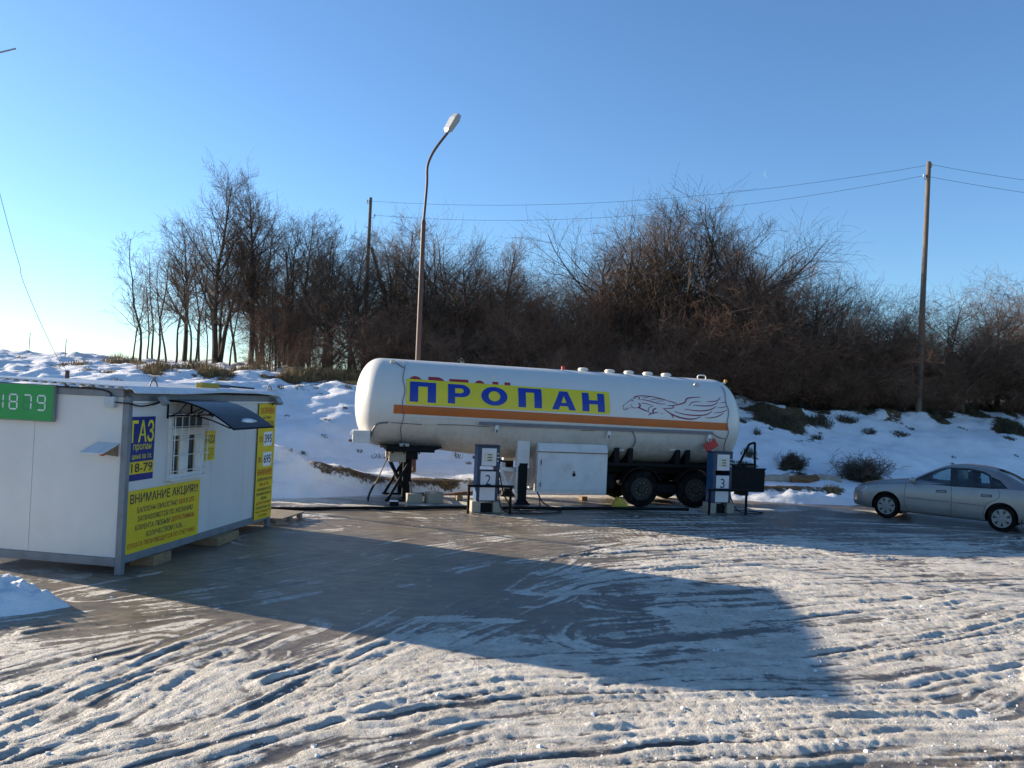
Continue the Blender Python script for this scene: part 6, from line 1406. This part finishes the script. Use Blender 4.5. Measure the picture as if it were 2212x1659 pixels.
def treepx(key, px, ptop, Y, label, wide=1.0, name='bare_tree', rz=None):
    x = aty(px, 700, Y).x; zt = aty(px, ptop, Y).z; zb = bz(x, Y)
    plant(key, x, Y, zt-zb, label, 'bare trees along the crest', name, 'tree', wide, rz)
# the trees one can tell apart, left to right
treepx('slim_0', 305, 498, 37, 'leftmost slender bare sapling on the crest', 1.15)
treepx('slim_1', 345, 505, 38, 'second slender sapling from the left on the crest', 1.1)
treepx('slim_2', 385, 500, 38.5, 'thin sapling just left of the tallest bare tree', 1.0)
treepx('slim_0', 415, 520, 36.5, 'thin sapling in front of the tallest bare tree', 1.0)
treepx('tall_a', 468, 300, 39, 'tallest bare tree with twin trunks at the left', 0.95)
treepx('tall_b', 545, 365, 39.5, 'second tallest bare tree, right of the twin-trunked one', 0.95)
treepx('oval_0', 632, 410, 40, 'bare oval-crowned tree left of the braced pole', 0.85)
treepx('slim_1', 500, 560, 37.5, 'sapling between the two tallest bare trees')
treepx('slim_2', 585, 560, 38, 'sapling left of the oval-crowned tree')
treepx('tall_c', 705, 465, 41, 'many-stemmed bare tree just left of the braced pole')
treepx('tall_b', 760, 480, 43, 'bare tree close behind the braced pole')
treepx('slim_1', 670, 545, 38, 'sapling right of the oval-crowned tree')
treepx('tall_c', 875, 442, 47, 'pale fine-twigged tree between braced pole and lamp')
treepx('oval_1', 845, 480, 41, 'dark branching tree behind the pole brace', 1.0)
treepx('oval_2', 965, 450, 42, 'broad dark tree right of the lamp post', 1.0)
treepx('oval_0', 1010, 470, 43, 'dark tree behind the broad one right of the lamp', 0.95)
treepx('tall_b', 1085, 495, 46, 'slender tree rising above the thicket right of the lamp')
treepx('spread_0', 1120, 525, 39, 'spreading tree over the middle of the tank', 1.05)
treepx('spread_1', 1215, 515, 38, 'reddish spreading tree left of the highest right-hand crown', 1.05)
treepx('oval_1', 1340, 430, 40, 'left shoulder of the high right-hand tree cluster', 1.1)
treepx('tall_b', 1420, 398, 41, 'upright tree in the high right-hand cluster', 1.05)
treepx('tall_a', 1525, 390, 41, 'highest bare tree of the right-hand cluster', 1.05)
treepx('oval_2', 1470, 430, 39, 'dense tree at the front of the right-hand cluster', 1.15)
treepx('oval_0', 1600, 445, 40, 'right shoulder of the high tree cluster', 1.0)
treepx('spread_2', 1725, 495, 37.5, 'lighter spreading tree standing out right of the cluster', 1.1)
treepx('spread_0', 1660, 525, 39, 'dark spreading tree right of the cluster', 1.1)
treepx('spread_1', 1845, 590, 38, 'low rounded dark tree left of the grey pole', 1.25)
treepx('spread_2', 1930, 650, 39, 'low thin tree immediately left of the grey pole', 1.1)
treepx('spread_2', 2085, 585, 38, 'lichened spreading tree right of the grey pole', 1.25)
treepx('spread_0', 2190, 560, 38.5, 'spreading tree at the right edge of the picture', 1.2)
treepx('spread_1', 2020, 640, 40, 'low tree behind the grey pole', 1.1)
for px, tp_, Y, k_, lab in ((290, 575, 39, 'slim_1', 'very thin sapling at the outer left end of the stand'), (333, 520, 41, 'slim_2', 'back-row sapling behind the second slender one'), (402, 455, 42, 'tall_b', 'fine-twigged tree at the left shoulder of the tallest tree'), (426, 540, 38, 'slim_1', 'sapling in the gap left of the twin trunks'), (480, 520, 43, 'tall_c', 'back-row tree half hidden by the twin trunks'), (322, 560, 40, 'slim_2', 'short sapling between the two leftmost slender ones'), (365, 540, 36.5, 'slim_0', 'sapling third from the left, leaning among the slender ones'), (435, 480, 41, 'slim_1', 'slim tree close left of the twin-trunked tallest tree'), (452, 600, 36, 'slim_2', 'low sapling at the foot of the tallest tree'),
        (515, 470, 41, 'slim_0', 'slim tree between the two tallest trees at the back'), (572, 440, 42, 'tall_c', 'bare tree between the second tallest and the oval-crowned one'), (600, 500, 37, 'slim_1', 'slim tree in front of the oval-crowned one'), (655, 450, 43, 'tall_b', 'tree right behind the oval-crowned one'), (720, 520, 38, 'oval_2', 'dense low tree left of the braced pole'), (790, 500, 40, 'oval_0', 'dense tree right behind the braced pole foot'),
        (915, 470, 40, 'oval_1', 'dense dark tree right behind the lamp post'), (1050, 505, 40, 'oval_2', 'dense dark tree at the tank middle, left of the spreading one'), (1300, 465, 42, 'oval_0', 'dense tree at the left foot of the right-hand cluster'), (1375, 415, 43, 'oval_2', 'dense crown behind the upright tree of the cluster'), (1450, 398, 43, 'oval_1', 'dense crown at the back of the right-hand cluster'), (1560, 405, 43, 'oval_0', 'dense crown right of the highest one'), (1625, 460, 42, 'oval_2', 'dense crown closing the cluster on its right'), (1690, 520, 41, 'oval_1', 'dense crown behind the lighter spreading tree'), (1780, 560, 40, 'spread_0', 'rounded dark crown right of the lighter spreading tree'), (1890, 610, 40, 'spread_1', 'rounded dark crown nearest the grey pole on its left'), (2140, 580, 41, 'spread_0', 'rounded crown between the lichened tree and the picture edge'),
        (1755, 548, 41, 'oval_1', 'dense crown just right of the lighter spreading tree'), (1830, 590, 42, 'oval_2', 'dense crown behind the low rounded dark tree'), (1905, 628, 42, 'oval_0', 'dense crown behind the low thin tree by the grey pole'), (2055, 605, 42, 'oval_2', 'dense crown just right of the grey pole at the back'), (2160, 585, 43, 'oval_1', 'dense crown at the back near the right picture edge')):
    treepx(k_, px, tp_, Y, lab, 1.05)
# thicket: what nothing tells apart
TOPX = [580, 620, 700, 760, 850, 940, 1000, 1050, 1150, 1270, 1330, 1400, 1530, 1600, 1650, 1720, 1790, 1850, 1950, 2030, 2080, 2212, 2400]
TOPY = [520, 480, 500, 510, 500, 490, 500, 530, 540, 530, 480, 450, 440, 480, 530, 540, 590, 620, 690, 650, 620, 600, 600]
keys = ['shrub_0', 'shrub_1', 'shrub_2', 'spread_0', 'spread_1', 'spread_2', 'oval_0', 'oval_2']
rt = random.Random(5)
for i in range(150):
    px = rt.uniform(590, 2330); Y = rt.uniform(36.0, 52.0)
    if px > 1250: Y -= 1.0
    x = aty(px, 700, Y).x; s_ = Y-float(foot(x))
    if s_ < 9.6: Y += 9.6-s_; x = aty(px, 700, Y).x
    zb = bz(x, Y); zt = aty(px, np.interp(px, TOPX, TOPY), Y).z-zb
    front = Y < 41
    if front or rt.random() < 0.35: k = rt.choice(keys[:3]); hgt = min(zt*0.75, rt.uniform(2.6, 4.6)); lab, nm, cat, gr = 'reddish bare shrub in the dense thicket under the trees', 'bare_shrub', 'shrub', 'shrubs of the thicket'
    else: k = rt.choice(keys[3:]); hgt = zt*rt.uniform(0.62, 0.97); lab, nm, cat, gr = 'bare tree lost in the dense thicket behind the tank', 'bare_tree', 'tree', 'trees of the thicket'
    plant(k, x, Y, hgt, lab, gr, nm, cat, rt.uniform(1.0, 1.35))
# few shrubs on the left crest
for px, top_ in ((690, 715), (735, 700), (820, 690), (900, 700), (960, 690), (640, 735), (560, 745)):
    Y = 34.5+rt.random(); x = aty(px, 700, Y).x; Y = max(Y, float(foot(x))+9.4); zb = bz(x, Y); plant(rt.choice(keys[:3]), x, Y, max(1.2, aty(px, top_, Y).z-zb), 'low reddish shrub at the front of the crest', 'shrubs at the front of the crest', 'bare_shrub', 'shrub', 1.5)
# bushes on the slope near the car
def bush(px, py, w_px, h_px, label, n=3):
    p = bankpix(px, py, 22, 45); h_ = h_px*p.y/FPX; B = thing('dry_bush', label, 'bush', (p.x, p.y, p.z-0.05))
    T = Tree(int(px)); spec = [dict(seg=5, wob=0.16, up=0.0, sides=3, kids=9, t0=0.1, tip=0.3, trunklev=0), dict(seg=4, wob=0.2, up=0.0, sides=3, kids=6, t0=0.1, tip=0.4, lr=0.5, rr=0.6, ang=(25, 70), rmax=0.009), dict(seg=2, wob=0.2, up=0, sides=3, kids=0, t0=0.1, tip=0.5, lr=0.5, rr=0.7, ang=(25, 70), rmax=0.006)]
    W_ = w_px*p.y/FPX/2
    for i in range(34):
        a = T.r.uniform(0, 6.28); q = T.r.random()**0.6
        T.branch(Vector((W_*0.6*q*math.cos(a), W_*0.4*q*math.sin(a), 0)), Vector((0.7*q*math.cos(a), 0.7*q*math.sin(a), 1)).normalized(), h_*T.r.uniform(0.35, 0.62), 0.013, 0, spec)
    V = []; F = []; BL = [(T.r.uniform(-0.75, 0.75)*W_, T.r.uniform(-0.4, 0.4)*W_, T.r.uniform(0.0, 0.45)*h_, T.r.uniform(0.18, 0.42)) for _ in range(11)]
    for i in range(5200):
        cb_ = T.r.choice(BL); bx = cb_[0]+T.r.gauss(0, 0.55)*cb_[3]*W_; by = cb_[1]+T.r.gauss(0, 0.5)*cb_[3]*W_; zz = max(0.0, (cb_[2]+T.r.gauss(0, 0.40)*cb_[3]*h_)*(1-0.5*min(1, (bx/W_)**2))); l = T.r.uniform(0.06, 0.20); d = Vector((T.r.gauss(0, 1), T.r.gauss(0, 1), T.r.gauss(0.1, 0.8))).normalized()*l; w_ = d.orthogonal().normalized()*0.008; o = len(V)
        c = Vector((bx, by, zz)); V += [c-w_, c+w_, c+d]; F.append((o, o+1, o+2))
    MB().add(T.trunk.v, T.trunk.f).build('stems', BARK, B, fix=False); MB().add(T.crown.v, T.crown.f).build('twigs', TWIG, B, fix=False)
    me = bpy.data.meshes.new('withered_leaves'); me.from_pydata(V, [], F); me.materials.append(GRASSD); link('withered_leaves', me, B)
bush(1855, 1040, 100, 92, 'large dark bush on the snowy slope left of the car roof')
bush(1712, 1012, 60, 50, 'smaller dark bush on the slope above the brown log')

for i in range(46):
    px = rt.uniform(1180, 2300); x = aty(px, 850, 36).x; Y = float(foot(x))+rt.uniform(8.6, 10.2); x = aty(px, 850, Y).x
    plant(rt.choice(keys[:3]), x, Y, rt.uniform(1.3, 2.6), 'dark bare shrub in the brush along the right-hand crest', 'brush along the right-hand crest', 'bare_shrub', 'shrub', 1.3)
